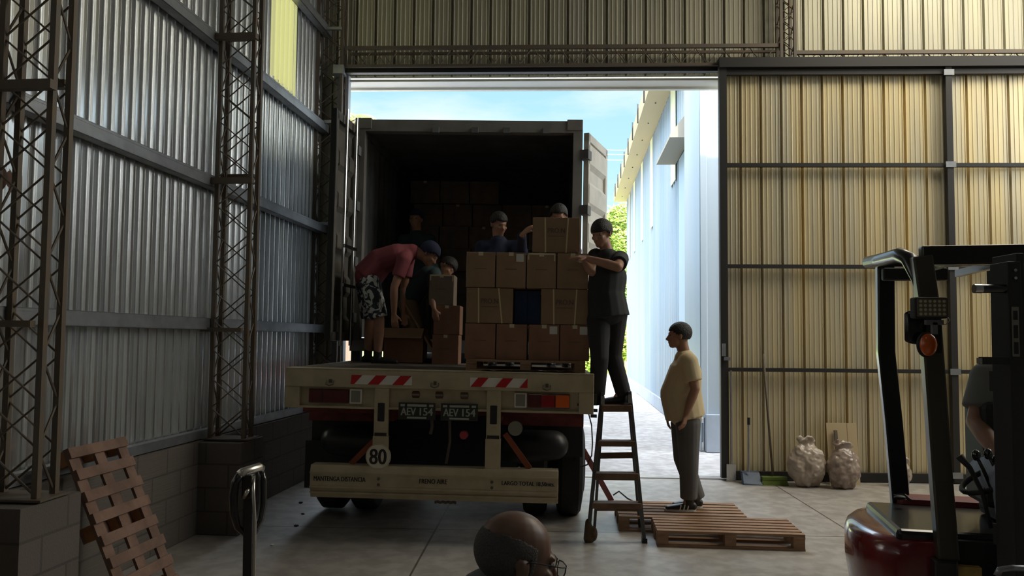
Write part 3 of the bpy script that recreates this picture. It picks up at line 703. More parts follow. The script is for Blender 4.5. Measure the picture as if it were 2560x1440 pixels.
# ------------------------------------------------------------------ container on the trailer
KL = Xat(873, 8.2, 3.0) - TX; KR = Xat(1441, 8.2, 3.0) - TX
CY = 8.2 - 6.25; CLn = 12.0; CB = ZD + .11; CT = CB + 2.55
KL += .02; KR += .02
ct = thing('shipping_container', 'open ended steel shipping container standing on the trailer', 'container', TM @ Matrix.Translation(((KL + KR) / 2, CY, CB)))
def K(name, g, m, parent=None, **k):
    for i, p in enumerate(g.v): g.v[i] = TM @ p
    return mk(name, g, m, parent or ct, **k)
def csheet(x, side): return sheet(lambda s, o, z: (x + side * (.02 + o), CY + .1 + s, z), CLn - .2, CB + .15, CT - .01, [(0, .03), (.3, .03), (.5, 0), (.8, 0)], .28)
K('side_panel', csheet(KL, 1), M_cont); K('side_panel', csheet(KR, -1), M_cont)
K('roof_panel', G().box2((KL, CY, CT - .03), (KR, CY + CLn, CT)).box2((KL, CY, CT - .12), (KL + .06, CY + CLn, CT)).box2((KR - .06, CY, CT - .12), (KR, CY + CLn, CT)), M_cont)
K('floor_panel', G().box2((KL + .03, CY, CB + .10), (KR - .03, CY + CLn, CB + .14)), mat('container_boards', (.10, .075, .055), .8))
K('front_bulkhead', G().box2((KL, CY + CLn - .05, CB), (KR, CY + CLn, CT)), M_cont)
for x in (KL, KR - .10): K('corner_post', G().box2((x, CY - .02, CB), (x + .10, CY + .10, CT)), M_contout)
hd = K('door_header', G().box2((KL + .1, CY - .02, CT - .135), (KR - .1, CY + .10, CT - .01)), M_contout)
for px in (1010, 1110, 1190, 1290): 
    x = lx(px) * 8.2 / 6.25 - (8.2 - 6.25) * 0 + .0
    K('keeper_bracket', G().box2((x - .035, CY - .05, CT - .15), (x + .035, CY - .02, CT - .09)), M_cont, hd)
K('door_sill', G().box2((KL + .1, CY - .02, CB), (KR - .1, CY + .10, CB + .13)), M_cont)
for x in (KL, KR - .17):
    for z in (CB, CT - .11): K('corner_casting', G().box2((x - .0, CY - .03, z), (x + .17, CY + .14, z + .12)), M_contout, bevel=.006)
for x in (KL + .05, KR - .05):
    for y in (CY + .1, CY + 3, CY + 6, CY + 9, CY + 11.9): K('twist_lock', G().box2((x - .05, y - .05, ZD), (x + .05, y + .05, CB)), M_darksteel)
for sx in (KL, KR - .06): K('bottom_rail', G().box2((sx, CY, CB), (sx + .06, CY + CLn, CB + .14)), M_contout)
# doors: hinge point, tip point
DB, DT = CB + .11, CT - .12
def door(hx, tip, side, m_in, label):
    hp = V((hx, CY - .01, 0)); tp = V((tip[0] - TX, tip[1] - 6.25, 0)); d = (tp - hp); Ln = d.length; d.normalize(); n = V((d.y, -d.x, 0)) * side
    def D(s, o_, z): return hp + d * s + n * o_ + V((0, 0, z))
    def db(g, s0, s1, o0, o1, z0, z1):
        ps = [D(s, o_, z) for s in (s0, s1) for o_ in (o0, o1) for z in (z0, z1)]
        return g.add(ps, [(0, 1, 3, 2), (4, 6, 7, 5), (0, 4, 5, 1), (2, 3, 7, 6), (0, 2, 6, 4), (1, 5, 7, 3)])
    H = DT - DB; g = G(); pr = []
    nb = 5; hh = (H - .16) / nb
    for i in range(nb):
        z = DB + .08 + i * hh; pr += [(z, 0.0), (z + hh * .30, 0.0), (z + hh * .42, .035), (z + hh * .88, .035)]
    pr.append((DT - .08, 0.0))
    for z, o_ in pr: g.v += [D(.06, o_, z), D(Ln - .06, o_, z)]
    for i in range(len(pr) - 1): g.f.append((2 * i, 2 * i + 1, 2 * i + 3, 2 * i + 2))
    p = plabel(K('container_door', g, m_in), label)
    fr = db(G(), .04, Ln, -.03, .03, DT - .09, DT); db(fr, .04, Ln, -.03, .03, DB, DB + .09); db(fr, .04, .10, -.03, .03, DB, DT); db(fr, Ln - .08, Ln, -.03, .03, DB, DT)
    K('door_frame', fr, m_in, p, bevel=.004)
    for s_ in (Ln * .35, Ln * .75):
        K('lock_rod', G().cyl(D(s_, -.07, DB - .05), D(s_, -.07, DT + .05), .016, n=10), M_chrome, p)
    for k_ in range(4):
        z = DB + .25 + k_ * (H - .5) / 3; K('hinge', db(G(), -.03, .10, -.045, .045, z - .05, z + .05), M_cont, p)
    for z in (DB + .55, DB + .95): K('door_handle', db(G(), Ln * .3, Ln * .8, -.10, -.08, z, z + .03), M_chrome, p)
    K('gasket', db(G(), Ln, Ln + .02, -.035, .02, DB, DT), M_black, p)
    return D, Ln, p
tipL = W(812, 600, 7.42); D_L, LL, pL = door(KL + .02, (Xat(817, 7.42, 2.5), 7.42), 1, mat('container_door_shade_tone', (.11, .105, .09), .7, var=.2, vscale=4), 'left door of the container, swung open, in shade')  # shade on this door is put into its darker colour
tipR = W(1500, 600, 8.98); D_R, LR, pR = door(KR + .03, (Xat(1503, 9.0, 2.5), 9.0), 1, mat('container_door_lit_tone', (.62, .60, .54), .55, var=.1), 'right door of the container, swung open, catching daylight')  # daylight on this door is put into its paler colour

# ------------------------------------------------------------------ cartons
CN = [0]
def carton(M, w, d, h, label, group, m=M_card, wide=False, sticker=None, tape='top', shine=False, txt=False, parts=True, lean=0):
    t = thing('carton', label, 'box', M, group)
    k = dict(parent=t, space='l')
    mk('box_body', G().box2((-w / 2, -d / 2, 0), (w / 2, d / 2, h)), m, bevel=.004, **k)
    if not parts: return t
    y = -d / 2 - .0012
    mk('flap_seam', G().box2((-w / 2 + .002, -.002, h), (w / 2 - .002, .002, h + .0012)), M_ink, **k)
    if tape: mk('packing_tape', G().box2((-.024, -d / 2 - .001, h), (.024, d / 2 + .001, h + .001)).box2((-.020, y, h - .03), (.020, y + .001, h)), M_tape, **k)
    if shine:
        mk('packing_tape', G().box2((-w / 2 + .01, y - .001, h - .016), (w / 2 - .01, y, h - .002)).box2((-w / 2 + .008, y - .001, h - .06), (-w / 2 + .018, y, h - .01)).box2((w / 2 - .018, y - .001, h - .07), (w / 2 - .008, y, h - .01)), M_tape, **k)
    if sticker is not None: mk('paper_label', G().box2((sticker - .032, y - .0012, h - .078), (sticker + .032, y, h - .012)), M_label, **k)
    if wide:
        for a, b in ((-.095, -.088), (.075, .108) if txt != 2 else (.10, .085)):
            mk('strapping_band', G().bar((a, y - .001, h), (b, y - .001, .0), .012, .0015, up=(0, 1, 0)), M_strapband, **k)
    if txt: mk('print', shift(text_g('PRO.N', .042, .145), (.0, y - .0005, h * .63)), M_inkf, **k)
    if txt: mk('small_print', G().box2((-.07, y - .0004, h * .46), (.07, y, h * .475)), M_inkf, **k)
    elif not wide: mk('small_print', G().box2((-.05, y - .0004, h * .52), (.05, y, h * .535)), M_inkf, **k)
    return t
def TL(x, y, z): return TM @ Matrix.Translation((x, y, z))
# pallet builder: slats run along local x
def pallet(M, w, l, n, label, h=.13, group=None, m=None, sw=None, blk=.09, mb=None, cat='pallet'):
    m = m or M_wood; mb = mb or m
    t = thing('wooden_pallet', label, cat, M, group); k = dict(parent=t, space='l')
    sw = sw or l / n * .72
    for i in range(n):
        y = -l / 2 + sw / 2 + i * (l - sw) / (n - 1)
        mk('deck_slat', G().box2((-w / 2, y - sw / 2, h - .02), (w / 2, y + sw / 2, h)), m, bevel=.002, **k)
    for x in (-w / 2 + blk / 2, 0, w / 2 - blk / 2):
        mk('stringer_board', G().box2((x - blk / 2, -l / 2, h - .038), (x + blk / 2, l / 2, h - .02)), m, **k)
        for y in (-l / 2 + .05, 0, l / 2 - .05): mk('spacer_block', G().box2((x - blk / 2, y - .045, .018), (x + blk / 2, y + .045, h - .038)), mb, bevel=.003, **k)
    for y in (-l / 2 + .045, 0, l / 2 - .045): mk('bottom_board', G().box2((-w / 2, y - .045, 0), (w / 2, y + .045, .018)), m, **k)
    return t
px0, px1 = lx(1156) * 1.012, lx(1455) * 1.012
pcx = (px0 + px1) / 2; ph = .10
pallet(TL(pcx, .50, ZD), px1 - px0, .80, 8, 'wooden pallet under the stacked cartons at the trailer edge', h=ph)
mk_ = None
# stretch film under the boxes
CHt = .302; z0 = ZD + ph
FY = .12    # front face of the stack
def cx(px): return lx(px) * (6.25 + FY) / 6.25
row1 = [(1151, 1227), (1230, 1306), (1311, 1387), (1389, 1462)]
nm = ['leftmost', 'second from the left', 'third from the left', 'rightmost']
for i, (a, b) in enumerate(row1):
    w = cx(b) - cx(a); carton(TL((cx(a) + cx(b)) / 2, FY + .20, z0), w, .39, CHt - .004, 'brown carton in the bottom row on the pallet, ' + nm[i], 'cartons stacked on the pallet', M_card3, sticker=(w / 2 - .05 if i > 1 else None), tape=None if i < 1 else 'top')
for i in range(4):
    carton(TL((cx(row1[i][0]) + cx(row1[i][1])) / 2, FY + .60, z0), .25, .39, CHt - .004, 'plain rear carton of the bottom row, behind the %s front carton' % nm[i], 'rear cartons of the pallet stack', M_card3, parts=False)
row2 = [(1152, 1269), (1340, 1458)]
for i, (a, b) in enumerate(row2):
    w = cx(b) - cx(a); carton(TL((cx(a) + cx(b)) / 2, FY + .14, z0 + CHt), w, .25, CHt - .004, 'strapped wide carton in the second row, ' + ('left of' if i == 0 else 'right of') + ' the dark blue gap', 'cartons stacked on the pallet', M_card, wide=True, txt=1 + i, tape=None)
    carton(TL((cx(a) + cx(b)) / 2, FY + .41, z0 + CHt), w, .25, CHt - .004, 'wide plain rear carton behind the strapped one ' + ('left' if i == 0 else 'right') + ' of the blue gap', 'rear cartons of the pallet stack', M_card, parts=False)
bb = thing('carton', 'dark blue box set back between the two strapped cartons', 'box', TL(cx(1305), FY + .30, z0 + CHt))
M_blue = mat('dark_blue_board', (0.015, 0.05, 0.14), .55)
mk('box_body', G().box2((-.112, -.14, 0), (.112, .14, CHt - .02)), M_blue, bb, space='l', bevel=.004)
mk('box_edge', G().box2((-.002, -.143, 0), (.002, -.139, CHt - .022)), M_ink, bb, space='l')
row3 = [(1150, 1223), (1226, 1300), (1303, 1376), (1379, 1457)]
for i, (a, b) in enumerate(row3):
    w = cx(b) - cx(a); carton(TL((cx(a) + cx(b)) / 2, FY + .20, z0 + 2 * CHt), w, .39, CHt - .004, 'brown carton in the third row on the pallet, ' + nm[i], 'cartons stacked on the pallet', M_card, sticker=(w / 2 - .05 if i in (1, 3) else None), tape='top', shine=(i in (2,)))
    if i < 3: carton(TL((cx(a) + cx(b)) / 2, FY + .60, z0 + 2 * CHt), .24, .39, CHt - .004, 'plain rear carton of the third row, behind the %s front carton' % nm[i], 'rear cartons of the pallet stack', M_card, parts=False)
carton(TL(cx(1375), FY + .15, z0 + 3 * CHt + .002), cx(1434) - cx(1315), .26, CHt - .004, 'strapped carton on top of the stack, being held by two men', 'cartons stacked on the pallet', M_card, wide=True, txt=2, tape=None)
# film scraps under pallet
tag(mk('plastic_film', shift(G().add([(x * .06, .02 * math.sin(x * 2.1), .004 + .012 * abs(math.sin(x * 1.7))) for x in range(14)] + [(x * .06, .12 + .02 * math.sin(x), .006) for x in range(14)], [(i, i + 1, i + 15, i + 14) for i in range(13)]), TM @ V((px0 + .12, .02, ZD + .002))), mat('film', (.8, .82, .85), .2, coat=.5)), 'crumpled white plastic film on the deck under the pallet', 'film')

# wall of cartons inside the container
CZ = CB + .141
rows = 7; cw, chh = .395, .30
ord_ = ['floor', 'second', 'third', 'fourth', 'fifth', 'sixth', 'top']
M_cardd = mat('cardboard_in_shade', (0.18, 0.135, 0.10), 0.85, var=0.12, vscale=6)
ncol = int((KR - KL - .35) / cw)
for r in range(rows):
    for c in range(ncol):
        off = .04 if r % 2 else 0
        x = KL + .30 + (c + .5) * cw + off; yy = CY + 1.9 + .03 * ((r * 7 + c * 3) % 3)
        if r == 6 and c > 2: continue
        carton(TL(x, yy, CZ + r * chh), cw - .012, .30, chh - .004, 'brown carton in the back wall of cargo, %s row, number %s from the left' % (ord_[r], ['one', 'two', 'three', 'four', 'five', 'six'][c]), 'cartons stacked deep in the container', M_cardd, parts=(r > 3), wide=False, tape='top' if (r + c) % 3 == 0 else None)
# near loose cartons
def cpx(px, Y): return Xat(px, Y, 1.7) - TX
ZB = ZD + .002
carton(TL(cpx(1110, 7.8), 7.8 - 6.25 + .12, ZB), .27, .30, .30, 'reddish carton on the deck at the foot of the short pile', 'cartons piled beside the bending men', M_card3)
carton(TL(cpx(1112, 7.8), 7.8 - 6.25 + .12, ZB + .302), .27, .30, .30, 'dusty carton in the middle of the short pile', 'cartons piled beside the bending men', M_card3)
carton(TL(cpx(1097, 7.8), 7.8 - 6.25 + .12, ZB + .604), .255, .30, .315, 'greyish carton on top of the short pile, tape shining along its edge', 'cartons piled beside the bending men', M_card2, shine=True)
ob_ = thing('open_carton', 'large open carton with a raised flap on the container floor', 'box', TL(cpx(1006, 7.85), 7.85 - 6.25 + .10, ZB))
g = G(); w, d, h = .42, .26, .36
for a in ((-w / 2, -d / 2, 0, w / 2, -d / 2 + .006, h), (-w / 2, d / 2 - .006, 0, w / 2, d / 2, h), (-w / 2, -d / 2, 0, -w / 2 + .006, d / 2, h), (w / 2 - .006, -d / 2, 0, w / 2, d / 2, h), (-w / 2, -d / 2, 0, w / 2, d / 2, .006)): g.box2(a[:3], a[3:])
mk('box_body', g, M_card3, ob_, space='l')
mk('flap', G().prism([(w / 2 - .21, -d / 2 + .01, h + .24), (w / 2 - .20, -d / 2 + .01, h + .26), (w / 2 + .16, -d / 2 + .01, h - .32), (w / 2 + .14, -d / 2 + .01, h - .33)], (0, d - .02, 0)), M_card, ob_, space='l')
mk('flap', G().prism([(-w / 2, -d / 2, h), (w / 2, -d / 2, h), (w / 2 - .02, -d / 2 - .05, h - .10), (-w / 2 + .02, -d / 2 - .05, h - .10)], (0, .004, .002)), M_card, ob_, space='l')

# ------------------------------------------------------------------ people
M_skin = mat('skin', (0.36, 0.19, 0.12), 0.5, var=.08, vscale=12)
M_skin_l = mat('skin_light', (0.52, 0.30, 0.20), 0.45, var=.10, vscale=10)
M_hair = mat('dark_hair', (0.018, 0.014, 0.012), 0.6, bump=.5, bscale=90)
M_eye = mat('eye', (.10, .09, .08), .4)
def basis(look, up=V((0, 0, 1))):
    y = V(look).normalized(); x = y.cross(V(up)).normalized(); z = x.cross(y).normalized()
    return Matrix((x, y, z)).transposed()      # columns: right, forward, up
def head_g(g, c, B, s=1.0):
    def q(x, y, z): return c + B @ V((x * s, y * s, z * s))
    def e_(x, y, z, a, b, d_): g.ell(q(x, y, z), (a * s, b * s, d_ * s), B, 20, 14)
    e_(0, -.012, .028, .077, .097, .090)          # cranium
    e_(0, .040, -.030, .060, .056, .078)          # face
    e_(0, .062, -.082, .036, .034, .030)          # chin
    e_(0, .030, -.062, .055, .050, .045)          # jaw
    e_(0, .082, .022, .048, .016, .012)           # brow
    g.ecap(q(0, .090, .008), q(0, .112, -.030), .008 * s, .013 * s, B @ V((1, 0, 0)))
    e_(-.011, .102, -.034, .008, .010, .007); e_(.011, .102, -.034, .008, .010, .007)
    e_(0, .092, -.056, .024, .010, .006); e_(0, .091, -.066, .020, .010, .007)
    for sx in (-1, 1):
        e_(sx * .036, .074, -.022, .022, .020, .018)  # cheek
        e_(sx * .079, -.004, -.012, .008, .018, .030); e_(sx * .084, -.012, .002, .006, .014, .016)   # ear
def hair_g(c, B, s=1.0, low=-.035, thick=.010, front=.045):
    g = G(); n, m = 28, 18; C0 = c + B @ V((0, -.012 * s, .028 * s)); o = 0; vv = []; 
    rx, ry, rz = (.077 + thick) * s, (.097 + thick) * s, (.090 + thick) * s
    g.ell(C0, (rx, ry, rz), B, n, m)
    keep = []
    for f in g.f:
        p = sum((g.v[i] for i in f), V()) / len(f); l = B.transposed() @ (p - c) / s
        lim = low if l.y < .0 else (low + (front - low) * min(1, (l.y / .075)) ** .6)
        if l.z > lim: keep.append(f)
    g.f = keep; return solid(g, C0, .006 * s)
def solid(g, c, th):
    used = sorted({i for f in g.f for i in f}); mp_ = {i: k for k, i in enumerate(used)}
    vv = [g.v[i] for i in used]; ff = [tuple(mp_[i] for i in f) for f in g.f]; n = len(vv)
    inn = [c + (p - c) * (1 - th * 2.5 / max(.02, (p - c).length)) for p in vv]
    h = G(); h.v = vv + inn; h.f = list(ff) + [tuple(n + i for i in reversed(f)) for f in ff]
    cnt = {}
    for f in ff:
        for a, b in zip(f, f[1:] + f[:1]): cnt[(a, b)] = 1
    for (a, b) in cnt:
        if (b, a) not in cnt: h.f.append((b, a, n + a, n + b))
    return h
def hand_g(g, wr, f, nrm, s=1.0, curl=.5, mirror=1):
    f = V(f).normalized(); nrm = V(nrm); nrm = (nrm - f * nrm.dot(f)).normalized(); l = f.cross(nrm) * mirror
    g.ecap(wr, wr + f * .045 * s, (.026 * s, .020 * s), (.038 * s, .015 * s), side=l); g.ecap(wr + f * .04 * s, wr + f * .085 * s, (.038 * s, .014 * s), (.040 * s, .012 * s), side=l)
    for i, ln in enumerate((.070, .080, .075, .060)):
        b = wr + f * (.088 - .004 * abs(i - 1.3)) * s + l * (.030 - .020 * i) * s
        d1 = (f + nrm * curl * .7 + l * (.10 - .06 * i)).normalized(); d2 = (f * (1 - curl * .6) + nrm * (curl * 1.5)).normalized()
        m1 = b + d1 * ln * .5 * s; m2 = m1 + d2 * ln * .5 * s
        g.ecap(b, m1, .0095 * s, .0085 * s, l, n=10); g.ecap(m1, m2, .0085 * s, .0070 * s, l, n=10)
    tb = wr + f * .025 * s + l * .024 * s; t1 = tb + (l * .75 + f * .7 + nrm * .3).normalized() * .045 * s; t2 = t1 + (l * .2 + f * .9 + nrm * .4).normalized() * .032 * s
    g.ecap(tb, t1, .013 * s, .010 * s, f, n=10); g.ecap(t1, t2, .010 * s, .008 * s, f, n=10)
def person(label, sp, vox=.009):
    s = sp.get('s', 1.0); side = V(sp['side']).normalized(); base = V((sp['pelvis'].x, sp['pelvis'].y, sp.get('floor', 0)))
    t = thing('person', label, 'person', Matrix.Translation(base))
    g = G(); Bh = basis(sp['look'], sp.get('up', V((0, 0, 1)))); hc = sp['head']
    head_g(g, hc, Bh, s)
    nk = sp['neck']; ch = sp['chest']; bl = sp['belly']; pv = sp['pelvis']; bw = sp.get('bw', 1.0); bd = sp.get('bd', 1.0)
    g.ecap(nk, hc + Bh @ V((0, -.015 * s, -.05 * s)), (.055 * s, .055 * s), (.052 * s, .056 * s), side)
    def torso(gg, e):
        up_ = (nk - ch).normalized()
        gg.ecap(nk - up_ * .03, ch, (.075 * s + e, .07 * s + e), (.165 * s * bw + e, .105 * s * bd + e), side)
        gg.ecap(ch, bl, (.165 * s * bw + e, .108 * s * bd + e), (.155 * s * bw + e, .115 * s * bd * sp.get('bellyk', 1) + e), side)
        gg.ecap(bl, pv, (.155 * s * bw + e, .115 * s * bd * sp.get('bellyk', 1) + e), (.160 * s * bw + e, .112 * s * bd + e), side)
        for sh, el, wr, hd_, nr_ in sp['arms']: gg.ecap(ch + (nk - ch) * .55, sh, .062 * s + e, .058 * s + e, side)
    torso(g, 0)
    for i, (sh, el, wr, hd_, nr_) in enumerate(sp['arms']):
        g.ecap(sh, el, .052 * s, .040 * s, side); g.ecap(el, el + (wr - el) * .35, .040 * s, .041 * s, side); g.ecap(el + (wr - el) * .35, wr, .041 * s, .026 * s, side)
        hand_g(g, wr, hd_, nr_, s, sp.get('curl', .5), 1 if i == 0 else -1)
    for hp, kn, an, toe in sp['legs']:
        g.ecap(hp, kn, .085 * s, .055 * s, side); g.ecap(kn, kn + (an - kn) * .35, .054 * s, .055 * s, side); g.ecap(kn + (an - kn) * .35, an, .055 * s, .036 * s, side)
        td = (toe - an); td.z = 0; fe = an + td * .35; fe.z = (sp.get('floor', 0) + .035) if sp.get('flat', True) else an.z - .035 * s
        g.ecap(an, fe, .034 * s, (.032 * s, .020 * s), side)
    body = bake_remesh(g, vox, 2); mk('body', body, sp.get('skin', M_skin), t, smooth=True)
    mk('hair', hair_g(hc, Bh, s, **sp.get('hair', {})), sp.get('mhair', M_hair), t, smooth=True) if sp.get('hair') != 'none' else None
    for sx in (-1, 1): mk('eye', G().ell(hc + Bh @ V((sx * .031 * s, .080 * s, .004 * s)), (.0095 * s,) * 3, None, 10, 8), M_eye, t, smooth=True)
    # shirt
    e = sp.get('ease', .016); g = G(); torso(g, e)
    for sh, el, wr, hd_, nr_ in sp['arms']:
        cut = sp.get('sleeve', .62); p = sh + (el - sh) * min(1, cut)
        g.ecap(sh, p, .056 * s + e, (.052 * s + e), side, c1=False)
        if cut > 1: g.ecap(el, wr, .042 * s + e * .8, .030 * s + e * .7, side, c1=False)
    hem = pv + (V((0, 0, -1)) if sp.get('upright', True) else (pv - bl).normalized()) * sp.get('hem', .05)
    g.ecap(bl, hem, (.158 * s * bw + e, .118 * s * bd * sp.get('bellyk', 1) + e), (.165 * s * bw + e + .014, .118 * s * bd + e + .014), side, c1=False)
    mk('shirt', bake_remesh(g, vox, 3), sp['mshirt'], t, smooth=True)
    # trousers or shorts
    g = G(); e2 = sp.get('pease', .014); g.ecap(pv + (bl - pv).normalized() * .06, pv, (.155 * s * bw + e2 * .3, .112 * s * bd), (.165 * s * bw, .122 * s * bd), side)
    for hp, kn, an, toe in sp['legs']:
        if sp.get('shorts'):
            p = hp + (kn - hp) * .95; g.ecap(hp, p, .095 * s + e2, .078 * s + e2, side, c1=False)
        else:
            g.ecap(hp, kn, .090 * s + e2, .064 * s + e2, side); g.ecap(kn, an - (kn - an).normalized() * .05, .064 * s + e2, .052 * s + e2, side, c1=False)
    mk('shorts' if sp.get('shorts') else 'trousers', bake_remesh(g, vox, 2), sp['mpants'], t, smooth=True)
    # shoes
    for hp, kn, an, toe in sp['legs']:
        d = (toe - an); dz_ = toe.z; d.z = 0; L_ = d.normalized() if d.length > 1e-4 else V((0, -1, 0))
        fz = sp.get('floor', 0) if sp.get('flat', True) else toe.z
        zz = fz if sp.get('flat', True) else an.z - .09
        heel = V((an.x, an.y, zz + .045)) - L_ * .035; ball = V((an.x, an.y, zz + .032)) + L_ * .12; tp = V((an.x, an.y, zz + .028)) + L_ * .19
        sdv = L_.cross(V((0, 0, 1)))
        g = G(); g.ecap(heel, ball, (.036, .040), (.046, .030), sdv); g.ecap(ball, tp, (.046, .030), (.034, .020), sdv); g.ecap(V((an.x, an.y, zz + .05)), V((an.x, an.y, zz + .13)), .044, .046, sdv)
        sh_ = mk('shoe', bake_remesh(g, .006, 2), sp.get('mshoe', M_black), t, smooth=True)
        g = G(); pts = []
        for k_ in range(20):
            a = 2 * math.pi * k_ / 20; u = math.cos(a); w_ = math.sin(a); cc = heel + (tp - heel) * (.5 + .5 * u)
            pts.append(V((cc.x, cc.y, zz)) + sdv * w_ * .044 + L_ * u * .03)
        g.prism(pts, (0, 0, .02)); mk('shoe_sole', g, sp.get('msole', M_black), sh_)
        if sp.get('stripes'):
            for k_ in range(3):
                for sg in (-1, 1):
                    c_ = heel + (ball - heel) * (.35 + k_ * .22)
                    mk('shoe_stripe', G().bar(c_ + sdv * sg * .040 + V((0, 0, -.02)), c_ + sdv * sg * .036 + V((0, 0, .025)) - L_ * .012, .010, .010, up=L_), M_white, sh_)
    return t
def L2(p): return V((p.x, p.y, p.z))
Zs = V((0, 0, 1))
# man standing on the pallet, profile facing left
Y = 6.98
def P(px, py, dy=0.0, Y_=None): return W(px, py, (Y_ or Y) + dy)
zf = .13
person('man in a pale yellow t-shirt and grey trousers standing on the far floor pallet', dict(
    s=1.0, floor=zf, look=V((-1, .12, -.04)), side=V((0.15, 1, 0)), head=P(1698, 839), neck=P(1712, 890), chest=P(1712, 935), belly=P(1702, 985), pelvis=P(1713, 1028), bw=.98, bd=1.18, bellyk=1.15,
    arms=[(P(1722, 905, -.19), P(1738, 972, -.23), P(1716, 1035, -.20), V((-.25, 0, -1)), V((-.6, .5, 0))), (P(1712, 905, .17), P(1700, 975, .20), P(1672, 1030, .13), V((-.15, 0, -1)), V((1, -.3, 0)))],
    legs=[(P(1720, 1058, -.065), P(1722, 1145, -.07), P(1722, 1232, -.05), P(1690, 1258, -.05)), (P(1708, 1058, .065), P(1708, 1145, .08), P(1738, 1232, .10), P(1705, 1255, .10))],
    mshirt=mat('pale_yellow_cotton', (.62, .50, .30), .85, var=.06, vscale=3), mpants=mat('grey_trousers', (.13, .125, .12), .85, var=.1), stripes=True, msole=M_label, pease=.024, sleeve=.72, hem=.055, ease=.026, hair=dict(low=-.030, thick=.010, front=.05), curl=.45), .008)
# man on the ladder
Y = 6.42
person('man in a dark polo shirt standing on the ladder and pushing the cartons', dict(
    s=.98, floor=1.11, flat=True, look=V((-.55, -.75, -.30)), side=V((1, .55, 0)), head=P(1504, 584), neck=P(1519, 636), chest=P(1520, 690), belly=P(1515, 735), pelvis=P(1522, 775), bw=.95, bd=1.12, bellyk=1.0,
    arms=[(P(1550, 648, -.02), P(1545, 668, -.24), P(1470, 646, -.14), V((-1, .1, .15)), V((0, .3, -1))), (P(1490, 642, .05), P(1480, 680, -.10), P(1458, 650, -.02), V((-.6, .2, .8)), V((-1, 0, 0)))],
    legs=[(P(1496, 800, -.02), P(1499, 895, -.10), P(1494, 972, -.02), P(1478, 990, -.06)), (P(1540, 780, .04), P(1532, 890, .04), P(1556, 975, .02), P(1500, 990, -.02))],
    mshirt=mat('black_polo', (.018, .020, .022), .8), mpants=mat('dark_trousers', (.022, .022, .024), .85), sleeve=.6, hem=.06, ease=.018, hair=dict(low=-.02, thick=.014, front=.035), curl=.25), .008)
# bending man, pink shirt, patterned shorts
def pattern_mat():
    m = bpy.data.materials.new('leaf_pattern_cloth'); m.use_nodes = True; t = m.node_tree; b = t.nodes['Principled BSDF']; n = t.nodes.new; l = t.links.new
    tcn = n('ShaderNodeTexCoord'); nn = n('ShaderNodeTexNoise'); nn.inputs['Scale'].default_value = 11; nn.inputs['Detail'].default_value = 3; nn.inputs['Distortion'].default_value = 1.6; l(tcn.outputs['Object'], nn.inputs['Vector'])
    r = n('ShaderNodeValToRGB'); l(nn.outputs['Fac'], r.inputs[0]); r.color_ramp.elements[0].position = .50; r.color_ramp.elements[1].position = .53
    r.color_ramp.elements[0].color = (.03, .04, .05, 1); r.color_ramp.elements[1].color = (.60, .62, .60, 1); l(r.outputs[0], b.inputs['Base Color']); b.inputs['Roughness'].default_value = .8
    return m
Y = 7.72
navy = mat('navy_cloth', (.015, .022, .06), .8)
person('man bending down in a faded red t-shirt and leaf patterned shorts', dict(
    s=1.0, floor=ZD, look=V((.75, -.1, -.75)), up=V((.6, 0, .8)), side=V((.1, 1, 0)), head=P(1073, 634, .0), neck=P(1036, 628), chest=P(995, 640), belly=P(950, 655), pelvis=P(920, 690), bw=.98, bd=1.05,
    arms=[(P(1010, 650, -.17), P(985, 720, -.20), P(985, 785, -.15), V((.1, 0, -1)), V((0, 1, 0))), (P(1020, 650, .17), P(1010, 720, .20), P(1010, 780, .15), V((.1, 0, -1)), V((0, -1, 0)))],
    legs=[(P(925, 705, -.09), P(948, 800, -.11), P(944, 895, -.08), P(975, 915, -.08)), (P(915, 705, .09), P(925, 800, .12), P(920, 893, .14), P(950, 910, .14))],
    mshirt=mat('faded_red_cotton', (.24, .055, .07), .85), mpants=pattern_mat(), shorts=True, sleeve=.6, hem=.02, upright=False, hair=dict(low=-.025, thick=.015), mhair=navy, curl=.5), .010)
# second bending man facing left, cap
Y = 8.05
navy = mat('navy_cloth', (.015, .022, .06), .8); teal = mat('teal_cloth', (.025, .05, .055), .85); khaki = mat('khaki_cloth', (.20, .15, .09), .85)
person('man in dark teal with khaki shorts bending rightwards behind the open carton', dict(
    s=.95, floor=ZD, look=V((.55, -.4, -.7)), up=V((.5, .3, .7)), side=V((.1, 1, 0)), head=P(1118, 668, -.02), neck=P(1100, 672), chest=P(1075, 690), belly=P(1045, 715), pelvis=P(1022, 745), upright=False, hem=.02,
    arms=[(P(1085, 690, -.16), P(1080, 740, -.22), P(1085, 772, -.30), V((.2, 0, -1)), V((0, 1, 0))), (P(1095, 690, .15), P(1100, 745, .15), P(1095, 785, .05), V((0, 0, -1)), V((0, -1, 0)))],
    legs=[(P(1020, 760, -.08), P(1040, 830, -.10), P(1035, 893, -.05), P(1062, 912, -.05)), (P(1022, 760, .10), P(1030, 835, .12), P(1015, 893, .14), P(1040, 910, .14))],
    mshirt=teal, mpants=khaki, shorts=True, sleeve=.6, hair=dict(low=-.02, thick=.014)), .012)
